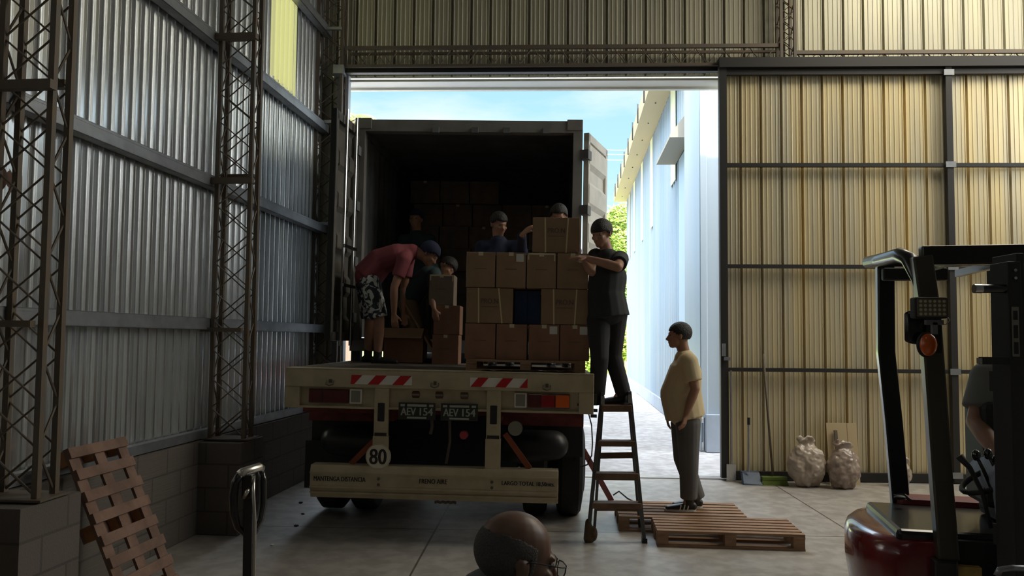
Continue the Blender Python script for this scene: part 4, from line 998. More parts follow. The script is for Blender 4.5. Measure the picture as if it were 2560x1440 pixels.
# man standing deeper inside
Y = 9.0
person('man standing deepest in the container in front of the cargo wall', dict(
    s=1.0, floor=CZ, look=V((-.2, -1, -.1)), side=V((1, 0, 0)), head=P(1040, 548), neck=P(1042, 585), chest=P(1043, 625), belly=P(1043, 670), pelvis=P(1043, 715),
    arms=[(P(1075, 600), P(1085, 660), P(1080, 715, -.1), V((0, 0, -1)), V((-1, 0, 0))), (P(1010, 600), P(1000, 660), P(1008, 715, -.1), V((0, 0, -1)), V((1, 0, 0)))],
    legs=[(P(1060, 730), P(1062, 795), P(1062, 858), P(1066, 870, -.15)), (P(1026, 730), P(1024, 795), P(1024, 858), P(1020, 870, -.15))],
    mshirt=teal, mpants=M_black, sleeve=.6, hair=dict(low=-.02), mhair=navy), .013)
# man behind the stack, left
Y = 7.55
person('man in a navy shirt behind the stack reaching for the top carton', dict(
    s=1.0, floor=ZD, look=V((.5, -.8, -.35)), side=V((1, .2, 0)), head=P(1247, 560), neck=P(1246, 600), chest=P(1248, 645), belly=P(1250, 690), pelvis=P(1252, 740),
    arms=[(P(1292, 618), P(1304, 630, -.20), P(1305, 588, -.62), V((.5, -.6, .4)), V((1, 0, 0))), (P(1205, 618), P(1200, 680), P(1215, 730, -.15), V((0, -.3, -1)), V((1, 0, 0)))],
    legs=[(P(1270, 760), P(1272, 835), P(1272, 895), P(1275, 912, -.15)), (P(1234, 760), P(1232, 835), P(1232, 895), P(1230, 912, -.15))],
    mshirt=navy, mpants=M_black, sleeve=1.4, hair=dict(low=-.02)), .012)
# man behind top box
Y = 7.5
person('man behind the top carton, only his head showing above it', dict(
    s=1.0, floor=ZD, look=V((-.1, -1, -.35)), side=V((1, 0, 0)), head=P(1397, 541), neck=P(1397, 580), chest=P(1397, 625), belly=P(1397, 675), pelvis=P(1397, 730),
    arms=[(P(1425, 605), P(1438, 630, -.25), P(1436, 590, -.68), V((-.2, -.8, .4)), V((-1, 0, 0))), (P(1357, 605), P(1345, 665), P(1355, 715, -.1), V((0, -.2, -1)), V((1, 0, 0)))],
    legs=[(P(1414, 750), P(1414, 825), P(1414, 890), P(1418, 912, -.15)), (P(1380, 750), P(1380, 825), P(1380, 890), P(1376, 912, -.15))],
    mshirt=mat('plum_cloth', (.05, .02, .03), .8), mpants=M_black, sleeve=1.4, hair=dict(low=-.01, thick=.013)), .012)
# bald man in the foreground, seen from behind his right shoulder
Y = 1.95
M_bald = mat('bald_skin', (.16, .085, .06), .42, var=.12, vscale=14)
M_greyhair = mat('short_grey_hair', (.10, .095, .09), .8, bump=.7, bscale=220)
hc = W(1290, 1398, 1.95)
lk = V((.92, .30, -.22)).normalized()
def Q(px, py, Yq): return W(px, py, Yq)
bt_ = person('balding man with glasses in a grey shirt crouching in the foreground', dict(
    s=1.0, floor=0, look=lk, up=V((.12, .05, 1)), side=V((-.30, .95, 0)), head=hc, neck=Q(1228, 1483, 1.95), chest=Q(1200, 1600, 1.93), belly=Q(1190, 1740, 1.90), pelvis=Q(1180, 1890, 1.88) , bw=1.05, bd=1.1,
    arms=[(Q(1225, 1550, 1.75), Q(1330, 1740, 1.70), Q(1480, 1800, 1.85), V((1, .2, -.1)), V((0, .3, -1))), (Q(1225, 1550, 2.13), Q(1330, 1730, 2.2), Q(1480, 1790, 2.05), V((1, -.2, -.1)), V((0, -.3, -1)))],
    legs=[(Q(1200, 1910, 1.78), Q(1500, 1900, 1.72), V((.10, 1.72, .10)), V((.26, 1.72, .02))), (Q(1200, 1910, 1.98), Q(1500, 1900, 2.08), V((.10, 2.08, .10)), V((.26, 2.08, .02)))],
    skin=M_bald, mshirt=mat('grey_shirt', (.19, .20, .20), .85, bump=.15, bscale=300), mpants=M_black, sleeve=.6, ease=.022, hair='none'), .0055)
Bb = basis(lk, V((.12, .05, 1)))
hg = G(); hg.ell(hc + Bb @ V((0, -.016, .022)), (.0812, .0985, .086), Bb, 120, 90)
keep = []
for f in hg.f:
    p = sum((hg.v[i] for i in f), V()) / len(f); l = Bb.transposed() @ (p - hc)
    if l.z < .064 + .006 * noise.noise(l * 25) - .35 * max(0, l.y + .02) and l.y < .028 and l.z > -.055 and not (abs(l.y + .004) < .018 and l.z < .02 and abs(l.x) > .06): keep.append(f)
hg.f = keep
plabel(mk('hair', solid(hg, hc, .0012), M_greyhair, bt_, smooth=True), 'thin cropped grey hair around the bald crown')
# glasses
def hq(x, y, z): return hc + Bb @ V((x, y, z))
gf = G()
for sx in (-1, 1):
    cxx = sx * .034; ring = [hq(cxx + dx, .112, .003 + dz) for dx, dz in ((-.026, .014), (0, .017), (.026, .014), (.028, -.004), (.018, -.021), (-.018, -.021), (-.028, -.004), (-.026, .014))]
    gf.tube(ring, .0016, 6)
gf.tube([hq(-.008, .112, .008), hq(0, .114, .011), hq(.008, .112, .008)], .0015, 6)
gl = mk('glasses', gf, M_black, bt_)
for sx in (-1, 1):
    mk('temple_arm', G().tube([hq(sx * .062, .112, .013), hq(sx * .078, .09, .014), hq(sx * .083, .01, .016), hq(sx * .084, -.012, .004)], .0018, 6), M_black, gl)
M_lens = mat('clear_lens', (.9, .95, .95), .05, trans=.95)
for sx in (-1, 1):
    cxx = sx * .034; mk('lens', G().prism([hq(cxx + dx, .1115, .003 + dz) for dx, dz in ((-.026, .014), (0, .017), (.026, .014), (.028, -.004), (.018, -.021), (-.018, -.021), (-.028, -.004))], Bb @ V((0, .0006, 0))), M_lens, gl)

# ------------------------------------------------------------------ ladder
def ladder():
    Yf = 6.12; tT = W(1540, 1012, 6.38)
    fl_, fr_ = gnd(1469, 1354), gnd(1611, 1356); tl_, tr_ = W(1503, 1012, 6.36), W(1577, 1012, 6.36)
    t = thing('step_ladder', 'worn wooden and metal step ladder beside the trailer', 'ladder', Matrix.Translation((fl_ + fr_) / 2))
    lt = fl_ + (tl_ - fl_) * 1.09; rt = fr_ + (tr_ - fr_) * 1.10
    M_lad = mat('ladder_rail', (.10, .10, .10), .5, .4); M_step = mat('ladder_step', (.15, .085, .05), .75, var=.3, vscale=9)
    mk('front_rail', G().bar(fl_, lt, .028, .06, up=(0, 1, 0)), M_lad, t, bevel=.003); mk('front_rail', G().bar(fr_, rt, .028, .06, up=(0, 1, 0)), M_lad, t, bevel=.003)
    for py in (1020, 1108, 1190, 1262):
        u = (1354 - py) / (1354 - 1012.); a = fl_ + (tl_ - fl_) * u; b = fr_ + (tr_ - fr_) * u
        mk('step', G().bar(a + V((0, .0, 0)), b, .11, .055 if py < 1100 or py == 1190 else .045, up=(0, 0, 1)), M_step, t, bevel=.004)
    br = gnd(1600, 1322); bl_ = gnd(1486, 1322)
    for a, b in ((bl_, lt), (br, rt)): mk('rear_leg', G().bar(a, b - V((0, -.01, .12)), .022, .04, up=(0, 1, 0)), M_lad, t)
    mk('rear_brace', G().bar(bl_ + (lt - bl_) * .17, br + (rt - br) * .17, .02, .07), M_step, t)
    mk('rear_brace', G().bar(bl_ + (lt - bl_) * .55, br + (rt - br) * .55, .02, .05), M_step, t)
    mk('top_hinge', G().box(rt + V((0, .0, -.06)), (.03, .08, .07)), M_chrome, t); mk('top_hinge', G().box(lt + V((0, .0, -.06)), (.03, .08, .07)), M_chrome, t)
    mk('rubber_foot', G().box(fr_ + V((0, 0, .02)), (.04, .07, .04)), M_black, t)
    g = G().ecap(fl_ + V((.01, -.01, .03)), fl_ + V((.005, 0, .16)), (.045, .05), (.025, .03)); g = bake_remesh(g.ell(fl_ + V((.05, -.02, .07)), (.03, .04, .06)), .008, 1)
    plabel(mk('foot_rag', g, mat('brown_rag', (.11, .07, .04), .95, bump=.6, bscale=40), t, smooth=True), 'brown rag tied round the left foot')
ladder()
# reddish bar leaning behind ladder
a = gnd(1528, 1250); b = W(1460, 1128, 7.6)
t = thing('support_bar', 'dark red metal bar leaning from the floor to the trailer wheel behind the ladder', 'bar', Matrix.Translation(a))
mk('bar', G().bar(a, b, .055, .04, up=(0, 1, 0)), M_darkred, t); mk('cord', G().tube([a + V((.02, 0, .05)), a + V((.08, 0, .09)), a + V((.16, -.05, .03)), a + V((.22, -.1, .008)), a + V((.30, -.1, .008))], .008, 6), M_black, t)

# ------------------------------------------------------------------ pallets on the floor
fl_, fr_ = gnd(1643, 1367), gnd(2014, 1379)
c_ = (fl_ + fr_) / 2; ang = math.atan2((fr_ - fl_).y, (fr_ - fl_).x)
def RZ(p, a): return Matrix.Translation(p) @ Matrix.Rotation(a, 4, 'Z')
dirx = V((math.cos(ang), math.sin(ang), 0)); diry = V((-dirx.y, dirx.x, 0))
pallet(RZ(c_ + diry * .27, ang), (fr_ - fl_).length, .54, 6, 'wooden pallet nearest the camera on the concrete floor, below the standing man', h=.13, group='pallets on the floor')
fl_, fr_ = W(1549, 1291, 6.62), W(1880, 1294, 6.58); fl_.z = fr_.z = 0
c_ = (fl_ + fr_) / 2; ang = math.atan2((fr_ - fl_).y, (fr_ - fl_).x); dirx = V((math.cos(ang), math.sin(ang), 0)); diry = V((-dirx.y, dirx.x, 0))
pallet(RZ(c_ + diry * .40, ang), (fr_ - fl_).length, .66, 6, 'wooden pallet lying under the standing man, just behind the nearer one', h=.13, group='pallets on the floor')
# leaning pallet at the left wall
sT0, sT1 = s_of(140, .10), s_of(286, .10)
T1 = LW(sT0, .10, 0); T2 = LW(sT1, .10, 0)
wd_ = (T2 - T1).length; tc_ = (T1 + T2) / 2 + V((0, 0, .93)); bc_ = (T1 + T2) / 2 + nW * .42 - dW * .02
zt = 1.0; xax = dW.copy(); yax = (tc_ - (bc_ + nW * 0)).normalized(); zax = xax.cross(yax).normalized(); 
if zax.dot(nW) < 0: zax = -zax; xax = -xax
yax = zax.cross(xax).normalized(); L_p = (tc_ - bc_).length
Mp = Matrix((( xax.x, yax.x, zax.x, 0), (xax.y, yax.y, zax.y, 0), (xax.z, yax.z, zax.z, 0), (0, 0, 0, 1)))
ctr = (tc_ + bc_) / 2 - zax * .0 + V((0, 0, .01))
pallet(Matrix.Translation(ctr) @ Mp, wd_, L_p, 8, 'wooden pallet leaning on end against the left block wall', h=.12, sw=.064, mb=M_wood2, m=mat('weathered_wood', (0.25, 0.15, 0.11), 0.85, col2=(0.16, 0.095, 0.07), vscale=6, bump=0.2))

# ------------------------------------------------------------------ pallet truck handle (foreground left)
Yj = 3.25
t = thing('pallet_jack', 'hand pallet truck with black looped handle standing in the left foreground', 'pallet truck', Matrix.Translation(V((Xat(625, Yj, .6), Yj, 0))))
def J(px, py, dy=0): return W(px, py, Yj + dy)
M_jb = mat('black_gloss', (.012, .012, .013), .22, coat=.5)
M_js = mat('worn_chrome', (.62, .60, .55), .28, .9)
mk('shaft', G().bar(J(624, 1225), J(621, 1442), .040, .035, up=(0, 1, 0)).bar(J(621, 1442), V((Xat(621, Yj, .6) - .0, Yj + .02, .20)), .040, .035, up=(0, 1, 0)), M_jb, t, bevel=.004)
mk('top_grip', G().tube([J(596, 1187, -.03), J(607, 1181, -.02), J(647, 1168, .07), J(655, 1172, .09)], [.017, .020, .020, .016], 12), M_js, t, smooth=True)
mk('loop_side', G().tube([J(600, 1187, -.03), J(589, 1205, -.03), J(584, 1240, -.03), J(586, 1285, -.03), J(594, 1318, -.02), J(622, 1345, 0)], [.016, .019, .019, .018, .014, .010], 10), M_jb, t, smooth=True)
mk('loop_side', G().tube([J(652, 1174, .09), J(658, 1200, .09), J(657, 1260, .08), J(650, 1300, .06), J(640, 1325, .03), J(632, 1342, 0)], [.014, .017, .017, .016, .013, .010], 10), M_jb, t, smooth=True)
mk('pull_rod', G().tube([J(634, 1190, .0), J(633, 1230, -.03), J(637, 1300, -.03), J(635, 1442, -.03), V((Xat(633, Yj, .6), Yj - .02, .25))], .0075, 8), M_js, t, smooth=True)
mk('control_lever', G().tube([J(610, 1245, -.04), J(618, 1228, -.05), J(622, 1224, -.04)], [.007, .009, .006], 8), M_js, t, smooth=True)
mk('control_box', G().box(J(622, 1215), (.045, .05, .10)), M_jb, t, bevel=.006)
jx = Xat(621, Yj, .6)
mk('pump_body', G().cyl((jx, Yj, .10), (jx, Yj, .32), .06).box((jx, Yj, .12), (.20, .14, .08)), M_jb, t)
for sx in (-.19, .19): mk('fork', G().box((jx + sx, Yj - .72, .075), (.15, 1.15, .05)), mat('jack_yellow', (.45, .22, .02), .5), t, bevel=.006)
mk('fork_bridge', G().box((jx, Yj - .12, .13), (.54, .12, .16)), MATS['jack_yellow'], t, bevel=.006)
for sx in (-.05, .05): mk('steer_wheel', G().cyl((jx + sx - .02, Yj + .02, .085), (jx + sx + .02, Yj + .02, .085), .085), M_rubber, t)
for sx in (-.19, .19): mk('load_roller', G().cyl((jx + sx - .035, Yj - 1.2, .035), (jx + sx + .035, Yj - 1.2, .035), .035), M_rubber, t)

# ------------------------------------------------------------------ forklift
M_fr = mat('forklift_red', (.20, .008, .014), .22, coat=.8, var=.15, vscale=5)
M_fb = mat('forklift_black', (.02, .02, .022), .30, .2, coat=.3)
M_fd = mat('dull_black', (.02, .02, .02), .6)
P0 = W(2183, 1215, 4.15); P0.z = 0; Pn = W(2285, 1240, 3.42); Pn.z = 0      # far and near rear corners
lat = (Pn - P0).normalized(); fwd = V((-lat.y, lat.x, 0)); wF = (Pn - P0).length
ft = thing('forklift', 'dark red and black forklift with overhead guard at the right edge', 'forklift', Matrix.Translation((P0 + Pn) / 2 + fwd * .6))
def FL(a, b, z): return P0 + lat * a + fwd * b + V((0, 0, z))    # a across from far side, b forward
# counterweight, rounded in plan
def plan(r0, e, z): 
    pts = []
    for i in range(33):
        th = math.pi * i / 32; a = wF / 2 - math.cos(th) * (wF / 2 + e); b = -max(0, math.sin(th)) ** .7 * .20 - e * .5
        pts.append(FL(a, b + r0, z))
    return pts
g = G(); prof = [(.12, -.03, .22), (.07, -.01, .34), (.05, .0, .36), (.05, .0, .44), (.02, .0, .46), (.0, .0, .60), (.0, .0, .72), (.01, -.005, .755), (.03, -.02, .78), (.06, -.05, .79)]
for r0, e_, z in prof: g.v += plan(r0, e_, z) + [FL(wF + e_, .16, z), FL(-e_, .16, z)]
n = 35
for i in range(len(prof) - 1):
    for j in range(n): g.f.append((i * n + j, i * n + (j + 1) % n, (i + 1) * n + (j + 1) % n, (i + 1) * n + j))
g.f.append(tuple(range(n))); g.f.append(tuple((len(prof) - 1) * n + j for j in range(n)))
cwt = mk('counterweight', g, M_fr, ft, smooth=True)
bm_ = cwt.modifiers.new('edge', 'EDGE_SPLIT'); bm_.split_angle = math.radians(35)
def fbox(a0, a1, b0, b1, z0, z1):
    g = G(); ps = [FL(a, b, z) for a in (a0, a1) for b in (b0, b1) for z in (z0, z1)]
    return g.add(ps, [(0, 1, 3, 2), (4, 6, 7, 5), (0, 4, 5, 1), (2, 3, 7, 6), (0, 2, 6, 4), (1, 5, 7, 3)])
mk('engine_hood', fbox(.09, wF - .04, -.06, .75, .5, .825), M_fb, ft, bevel=.02)
mk('far_side_cowl', fbox(-.01, .14, .1, 1.1, .45, .86), mat('forklift_red_dull', (.17, .02, .02), .6), ft, bevel=.03)
mk('side_panel', fbox(.02, wF - .01, .14, 1.30, .22, .80), M_fd, ft, bevel=.01)
mk('floor_plate', fbox(.0, wF, .7, 1.45, .35, .42), M_fd, ft)
mk('dashboard', fbox(.1, wF - .1, 1.15, 1.30, .42, 1.05), M_fd, ft, bevel=.02)
mk('side_step', fbox(wF - .02, wF + .07, .06, .15, .20, .73), M_fb, ft, bevel=.01)
plabel(mk('yellow_plate', fbox(wF - .005, wF + .03, .155, .25, .30, .70), mat('scuffed_yellow', (.70, .45, .12), .6, col2=(.45, .28, .10), vscale=14), ft), 'scuffed yellow plate')
st_ = mk('driver_seat', fbox(.22, wF - .2, .42, .86, .825, .93), M_fd, ft, bevel=.03); mk('seat_back', fbox(.24, wF - .22, .36, .46, .90, 1.38), M_fd, st_, bevel=.03)
# guard pillars
fp = [W(2190, 648, 4.12), W(2198, 860, 4.12), W(2212, 1010, 4.12), W(2238, 1120, 4.12), W(2256, 1262, 4.08)]
fp = [W(2212, 652, 4.12), W(2214, 880, 4.12), W(2232, 1050, 4.12), W(2252, 1275, 4.10)]
np_ = [W(2302, 640, 3.42), W(2322, 780, 3.42), W(2338, 1000, 3.42), W(2352, 1200, 3.42), W(2368, 1400, 3.38)]
def path_bar(pts, w, h, up):
    g = G(); up = V(up); fs = []
    for i, p in enumerate(pts):
        d = (pts[min(i + 1, len(pts) - 1)] - pts[max(i - 1, 0)]).normalized(); sx = d.cross(up).normalized(); u = sx.cross(d).normalized()
        g.v += [p + sx * a_ * w / 2 + u * b_ * h / 2 for a_, b_ in ((-1, -1), (1, -1), (1, 1), (-1, 1))]
    for i in range(len(pts) - 1):
        for j in range(4): g.f.append((4 * i + j, 4 * i + (j + 1) % 4, 4 * i + 4 + (j + 1) % 4, 4 * i + 4 + j))
    n_ = 4 * (len(pts) - 1); g.f += [(0, 1, 2, 3), (n_, n_ + 1, n_ + 2, n_ + 3)]
    return g
pfar = mk('guard_pillar', path_bar(fp, .085, .06, lat), M_fb, ft, bevel=.008)
M_fs = mat('lighter_pillar', (.09, .08, .06), .35, .4, coat=.2)  # near pillar, lighter base colour than the far one
pnear = mk('guard_pillar', path_bar(np_, .082, .07, lat), M_fs, ft, bevel=.008)
mk('guard_rear_rail', G().tube([W(2172, 656, 4.15), W(2200, 650, 3.98), W(2250, 638, 3.60), W(2272, 648, 3.50), W(2292, 700, 3.45), W(2302, 745, 3.44)], [.034, .034, .036, .034, .022, .014], 12), M_fb, ft, smooth=True)
za = W(2400, 640, 3.4)
mk('guard_side_rail', G().bar(W(2300, 640, 3.42), W(2300, 640, 3.42) + fwd * 1.25 + V((0, 0, .0)), .06, .085), M_fb, ft, bevel=.008)
mk('guard_side_rail', G().bar(W(2195, 655, 4.12), W(2195, 655, 4.12) + fwd * 1.3, .06, .06), M_fb, ft, bevel=.008)
for k_ in range(5):
    a_ = W(2300, 640, 3.42) + fwd * (.14 + k_ * .24) + V((0, 0, -.02)); mk('roof_slat', G().bar(a_, a_ - lat * .72 + V((0, 0, .0)), .03, .035), M_fb, ft)
mk('roof_panel', G().bar(W(2205, 686, 4.0), W(2368, 686, 3.95), .05, .065), M_fd, ft, bevel=.01)
# mirror, work light, indicator
mc = W(2303, 818, 3.36)
mir = mk('mirror', G().ecap(mc - V((0, 0, .055)), mc + V((0, 0, .055)), (.072, .022), (.072, .022), side=(1, 0, 0), n=24), M_jb, ft, smooth=True)
mk('bracket', G().box(mc + V((.035, -.03, 0)), (.05, .04, .22)), M_fd, mir)
wc = W(2322, 770, 3.24); wl = mk('work_light', G().box(wc, (.137, .05, .088)), M_fd, ft, bevel=.008)
M_led = mat('led_lens', (.55, .50, .35), .2, coat=.6); M_face = mat('lamp_face', (.16, .14, .10), .25, coat=.5)
mk('light_face', G().box(wc + V((0, -.026, 0)), (.122, .004, .074)), M_face, wl)
g = G()
for i in range(6):
    for j in range(4): g.cyl(wc + V((-.047 + i * .019, -.030, -.026 + j * .0175)), wc + V((-.047 + i * .019, -.0275, -.026 + j * .0175)), .0065, n=8)
o = mk('led_array', g, M_led, wl)
mk('yoke', G().box(wc + V((.02, .0, -.06)), (.07, .02, .02)).box(wc + V((.02, 0, -.085)), (.02, .02, .05)), M_girt, wl)
mk('light_cord', G().tube([wc + V((.07, 0, -.03)), wc + V((.085, 0, -.05)), wc + V((.07, 0, -.068)), wc + V((.045, 0, -.07))], .002, 6), M_girt, wl)
sc_ = W(2321, 862, 3.28)
plabel(mk('turn_signal', G().ell(sc_, (.036, .022, .048), None, 16, 12), M_amber, ft, smooth=True), 'orange indicator lamp')
mk('signal_base', G().ell(sc_ + V((0, .018, 0)), (.042, .018, .055), None, 16, 12), M_fd, ft, smooth=True)
# mast
ms = [W(2533, 660, 3.02), W(2533, 1440, 3.02)]
mx0 = Xat(2522, 3.0, 1.3)
ma = mk('mast', G().box2((mx0, 2.98, .12), (mx0 + .05, 3.10, 1.965)).box2((mx0 + .045, 3.0, .12), (mx0 + .075, 3.16, 2.0)).box2((mx0 + .47, 2.98, .12), (mx0 + .55, 3.10, 1.965)), M_fd, ft, bevel=.004)
mk('mast_sticker', G().box2((mx0 + .008, 2.976, 1.60), (mx0 + .034, 2.979, 1.79)), M_grey, ma)
mk('sticker_print', G().box2((mx0 + .013, 2.9745, 1.61), (mx0 + .029, 2.9755, 1.655)).box2((mx0 + .013, 2.9745, 1.67), (mx0 + .029, 2.9755, 1.72)).box2((mx0 + .013, 2.9745, 1.74), (mx0 + .029, 2.9755, 1.775)), M_ink, ma)
for z_ in (1.90, 1.93): mk('bolt', G().cyl((mx0 + .02, 2.965, z_), (mx0 + .02, 2.98, z_), .006, n=8), M_chrome, ma)
for k_ in (0.35, .9, 1.5, 1.9): mk('mast_crossbar', G().box2((mx0, 3.08, k_ - .04), (mx0 + .55, 3.12, k_ + .04)), M_fd, ma)
a = W(2443, 722, 3.0); b = W(2526, 722, 3.0)
pp = mk('handle_bar', G().cyl(a, b, .017, n=14), M_jb, ma); mk('handle_tip', G().cyl(a - V((.012, 0, 0)), a + V((.016, 0, 0)), .018, n=14), M_chrome, pp)
a = W(2452, 902, 3.0); b = W(2530, 902, 3.0)
pp = mk('handle_bar', G().box((a + b) / 2, ((b - a).x, .03, .028)), M_fd, ma); mk('handle_tip', G().box(a, (.018, .026, .022)), M_chrome, pp)
mk('carriage', G().box2((mx0 - .05, 2.86, .12), (mx0 + .60, 2.92, .5)), M_fd, ma, bevel=.006)
for sx in (.05, .42): mk('fork', G().box2((mx0 + sx, 1.9, .05), (mx0 + sx + .1, 2.9, .09)).box2((mx0 + sx, 2.82, .05), (mx0 + sx + .1, 2.87, .45)), M_darksteel, ft)
mk('grab_rail', G().tube([W(2492, 1440, 2.9), W(2500, 1424, 2.9), W(2530, 1420, 2.9), W(2580, 1422, 2.9)], .012, 8), M_girt, ft, smooth=True)
# levers
mk('control_lever', G().tube([W(2478, 1320, 3.3), W(2455, 1230, 3.3), W(2425, 1170, 3.32), W(2398, 1140, 3.34)], [.008, .009, .011, .018], 8), M_fd, ft, smooth=True)
for px, py in ((2440, 1138), (2470, 1135), (2492, 1150)):
    mk('control_lever', G().tube([W(px + 50, py + 110, 3.35), W(px + 20, py + 40, 3.35), W(px, py, 3.35)], [.008, .008, .007], 8).ell(W(px, py, 3.35), (.018, .018, .024)), M_jb, ft, smooth=True)
mk('steering_wheel', G().tube([W(2500, 1190, 3.4) + V((.15 * math.cos(a_ * math.pi / 12), .12 * math.sin(a_ * math.pi / 12), .07 * math.cos(a_ * math.pi / 12))) for a_ in range(25)], .012, 8), M_fd, ft, smooth=True)
mk('hood_latch', G().tube([W(2235, 1240, 3.95), W(2262, 1238, 3.93), W(2275, 1250, 3.9)], .008, 6).ell(W(2250, 1244, 3.92), (.03, .02, .012)), M_fd, ft)
mk('hood_latch', G().tube([W(2362, 1318, 3.55), W(2390, 1316, 3.52)], .01, 6), M_dirt, ft)
for a_, b_, r in ((-.0, .30, .20), (wF - .12, .30, .20), (-.02, 1.25, .24), (wF - .12, 1.25, .24)):
    w_ = mk('wheel', G().tube([FL(a_, b_, r), FL(a_ + .03, b_, r), FL(a_ + .11, b_, r), FL(a_ + .14, b_, r)], [r * .6, r, r, r * .6], 28), M_rubber, ft)
# driver
Y = 3.78
person('man in a grey t-shirt sitting in the forklift, head hidden by the mast', dict(
    s=1.0, floor=.42, look=V((.6, -.75, -.2)), side=V((.6, .8, 0)), head=P(2566, 838), neck=P(2553, 905), chest=P(2535, 990), belly=P(2528, 1080), pelvis=P(2520, 1165), bw=1.05, bd=1.1,
    arms=[(P(2470, 945, -.08), P(2438, 1055, -.12), P(2515, 1160, -.42), V((.6, -.5, -.4)), V((0, 0, -1))), (P(2620, 950, .1), P(2640, 1060, -.1), P(2600, 1150, -.4), V((-.3, -.6, -.3)), V((0, 0, -1)))],
    legs=[(P(2485, 1175, -.05), P(2530, 1200, -.50), P(2560, 1440, -.50), P(2600, 1455, -.60)), (P(2560, 1170, .08), P(2640, 1200, -.38), P(2660, 1430, -.40), P(2700, 1450, -.5))],
    mshirt=mat('grey_tshirt', (.20, .20, .19), .85), mpants=mat('washed_denim', (.32, .36, .44), .85, var=.2), sleeve=.72, ease=.022, hem=.06, hair=dict(low=-.02)), .010)

# ------------------------------------------------------------------ things along the sliding door
Yb = YD - .12
t = thing('push_broom', 'long handled broom with green head leaning on the sliding door', 'broom', V((Xat(1933, Yb - .15, 0.1), Yb - .15, 0)))
mk('handle', G().cyl(W(1932, 1190, Yb - .15), W(1908, 885, Yb + .03), .013, n=10), mat('broom_handle', (.10, .075, .05), .6), t, smooth=True)
hb = W(1935, 1197, Yb - .15); hb.z = .075
mk('broom_head', G().box(hb, (.29, .07, .045)), mat('green_plastic', (.10, .16, .02), .5), t, bevel=.01)
mk('bristles', G().add([hb + V((sx * .14, sy * .03, -.02)) for sx in (-1, 1) for sy in (-1, 1)] + [V((hb.x + sx * .155, hb.y + sy * .045, .0)) for sx in (-1, 1) for sy in (-1, 1)], [(0, 1, 3, 2), (4, 6, 7, 5), (0, 4, 5, 1), (2, 3, 7, 6), (0, 2, 6, 4), (1, 5, 7, 3)]), mat('green_bristle', (.12, .17, .03), .9, var=.3, vscale=60, stretch=(8, 8, 1)), t)
t = thing('dust_pan', 'blue lobby dustpan with upright handle standing by the door', 'dustpan', V((Xat(1880, Yb - .15, 0.1), Yb - .15, 0)))
a = W(1872, 1180, Yb - .12); mk('handle', G().cyl(a, W(1872, 1050, Yb - .05), .010, n=10), M_girt, t); mk('grip', G().cyl(W(1872, 1062, Yb - .055), W(1872, 1044, Yb - .05), .017, n=10), M_black, t)
x0_, x1_ = Xat(1857, Yb - .15, .1), Xat(1905, Yb - .15, .1)
mk('pan', G().prism([(x0_, Yb - .20, .0), (x1_, Yb - .20, 0), (x1_, Yb - .20, .025), (x1_ - .01, Yb - .08, .13), (x0_ + .01, Yb - .08, .13), (x0_, Yb - .20, .025)], (0, .10, .0)), mat('blue_plastic', (.06, .09, .15), .5), t, bevel=.006)
def sack(px, Y_, w, h, label, m, seed, neck=True):
    x = Xat(px, Y_, .3); g = G()
    def fn(p): return 1 + .16 * noise.noise(p * 2.3 + V((seed, 0, 0))) + .07 * noise.noise(p * 7 + V((0, seed, 0)))
    g.ell((x, Y_, h * .42), (w / 2, w * .38, h * .44), None, 36, 26, fn)
    for p in g.v:
        if p.z < .03: p.z = .0
    if neck: g2 = G().ecap((x, Y_, h * .72), (x + .01, Y_, h * .82), .10, .045); g.add(g2.v, g2.f)
    for k_ in range(6):
        a_ = k_ * 1.05; g.ecap((x, Y_, h * .80), (x + .09 * math.cos(a_), Y_ + .05 * math.sin(a_), h * (.95 + .05 * (k_ % 2))), (.035, .02), (.05, .006))
    g = bake_remesh(g, .012, 1)
    for i, p in enumerate(g.v): g.v[i] = p + V((noise.noise(p * 28), noise.noise(p * 28 + V((9, 0, 0))), noise.noise(p * 28 + V((0, 9, 0))))) * .010
    zm = min(p.z for p in g.v)
    for p in g.v: p.z -= zm
    return tag(mk('plastic_sack', g, m, smooth=True), label, 'bag', 'sacks against the door')
M_sack = mat('cloudy_plastic', (.48, .40, .33), .35, col2=(.34, .27, .21), vscale=9, coat=.2)
M_sack2 = mat('cloudy_plastic_full', (.42, .34, .28), .3, col2=(.22, .15, .12), vscale=14, coat=.3)
sack(2016, YD - .33, .42, .56, 'large cloudy plastic sack, left of the pair by the door', M_sack, 1)
sack(2108, YD - .42, .36, .52, 'crumpled plastic sack of scraps in front of the board', M_sack2, 4)
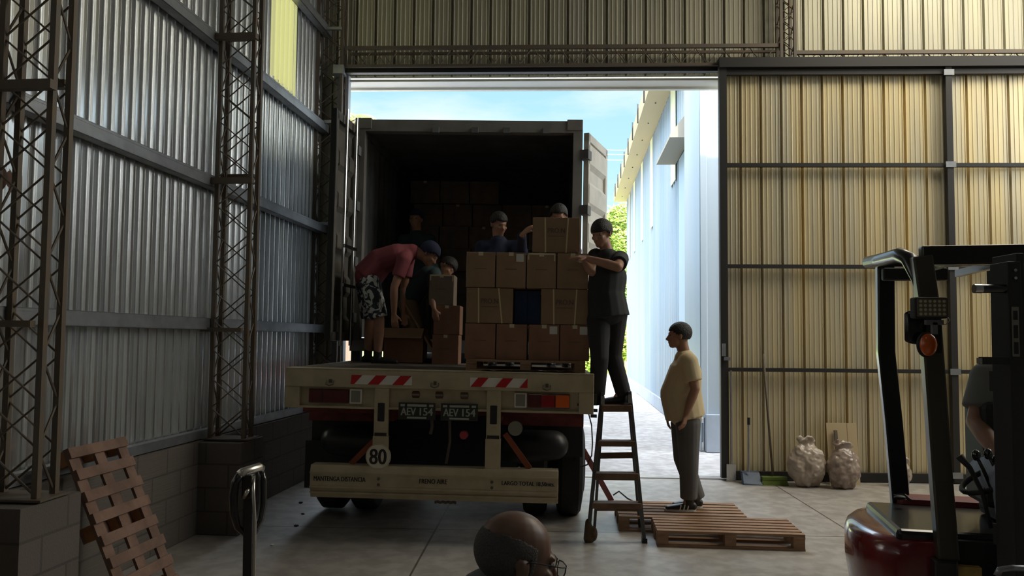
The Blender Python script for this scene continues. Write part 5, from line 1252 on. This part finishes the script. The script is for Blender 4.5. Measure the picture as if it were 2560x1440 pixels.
sack(2253, YD - .25, .22, .32, 'small pale plastic sack seen between the forklift pillars', M_sack, 8)
t = thing('cardboard_sheet', 'flat tan cardboard sheet propped behind the sack', 'cardboard', V((Xat(2103, YD - .15, .3), YD - .2, 0)))
xa, xb = Xat(2066, YD - .12, .4), Xat(2141, YD - .12, .4)
mk('sheet', G().prism([(xa, YD - .22, .0), (xb, YD - .22, 0), (xb, YD - .12, .70), (xa, YD - .12, .70)], (0, .008, 0)), mat('tan_board', (.50, .39, .23), .8), t)
mk('fold', G().prism([(xb - .11, YD - .2225, .0), (xb - .107, YD - .2225, 0), (xb - .107, YD - .1225, .70), (xb - .11, YD - .1225, .70)], (0, .001, 0)), M_card, t)
a = W(2101, 1130, YD - .3); tag(mk('wooden_stick', G().bar((a.x, YD - .24, .25), (a.x + .0, YD - .16, .62), .035, .02, up=(0, 1, 0)), M_rust), 'short brown stick standing up out of the scrap sack', 'stick')
# brown rounded thing hanging on the near column
c_ = LW(COLS[1] + .12, .10, 2.52); c_ = W(6, 448, 4.25)
t = thing('hanging_bag', 'brown rounded bag hanging on the near lattice column at the left edge', 'bag', Matrix.Translation(c_))
mk('bag_body', bake_remesh(G().ell(c_, (.055, .05, .085)).ell(c_ - V((.01, 0, .09)), (.04, .04, .04)), .008, 2), mat('brown_cloth', (.12, .07, .05), .85), t, smooth=True)
mk('bag_strap', G().tube([c_ + V((0, 0, .08)), c_ + V((.01, .02, .2)), c_ + V((-.03, .05, .3))], .006, 6), M_rust, t)
# floor litter
for i, (px, py, r, lb) in enumerate(((741, 1316, .022, 'dark pebble on the bright floor left of the trailer wheel'), (757, 1286, .018, 'dark crumb nearer the trailer wheel'), (752, 1258, .022, 'dark scrap by the foot of the block wall'), (680, 1364, .018, 'small pale chip of paper on the floor'))):
    p = gnd(px, py); tag(mk('floor_debris', G().ell(p + V((0, 0, r * .35)), (r, r * .7, r * .4), None, 10, 8, lambda q: 1 + .3 * noise.noise(q * 2 + V((i, 0, 0)))), M_black if i < 3 else M_label), lb, 'debris', 'bits of litter on the floor')
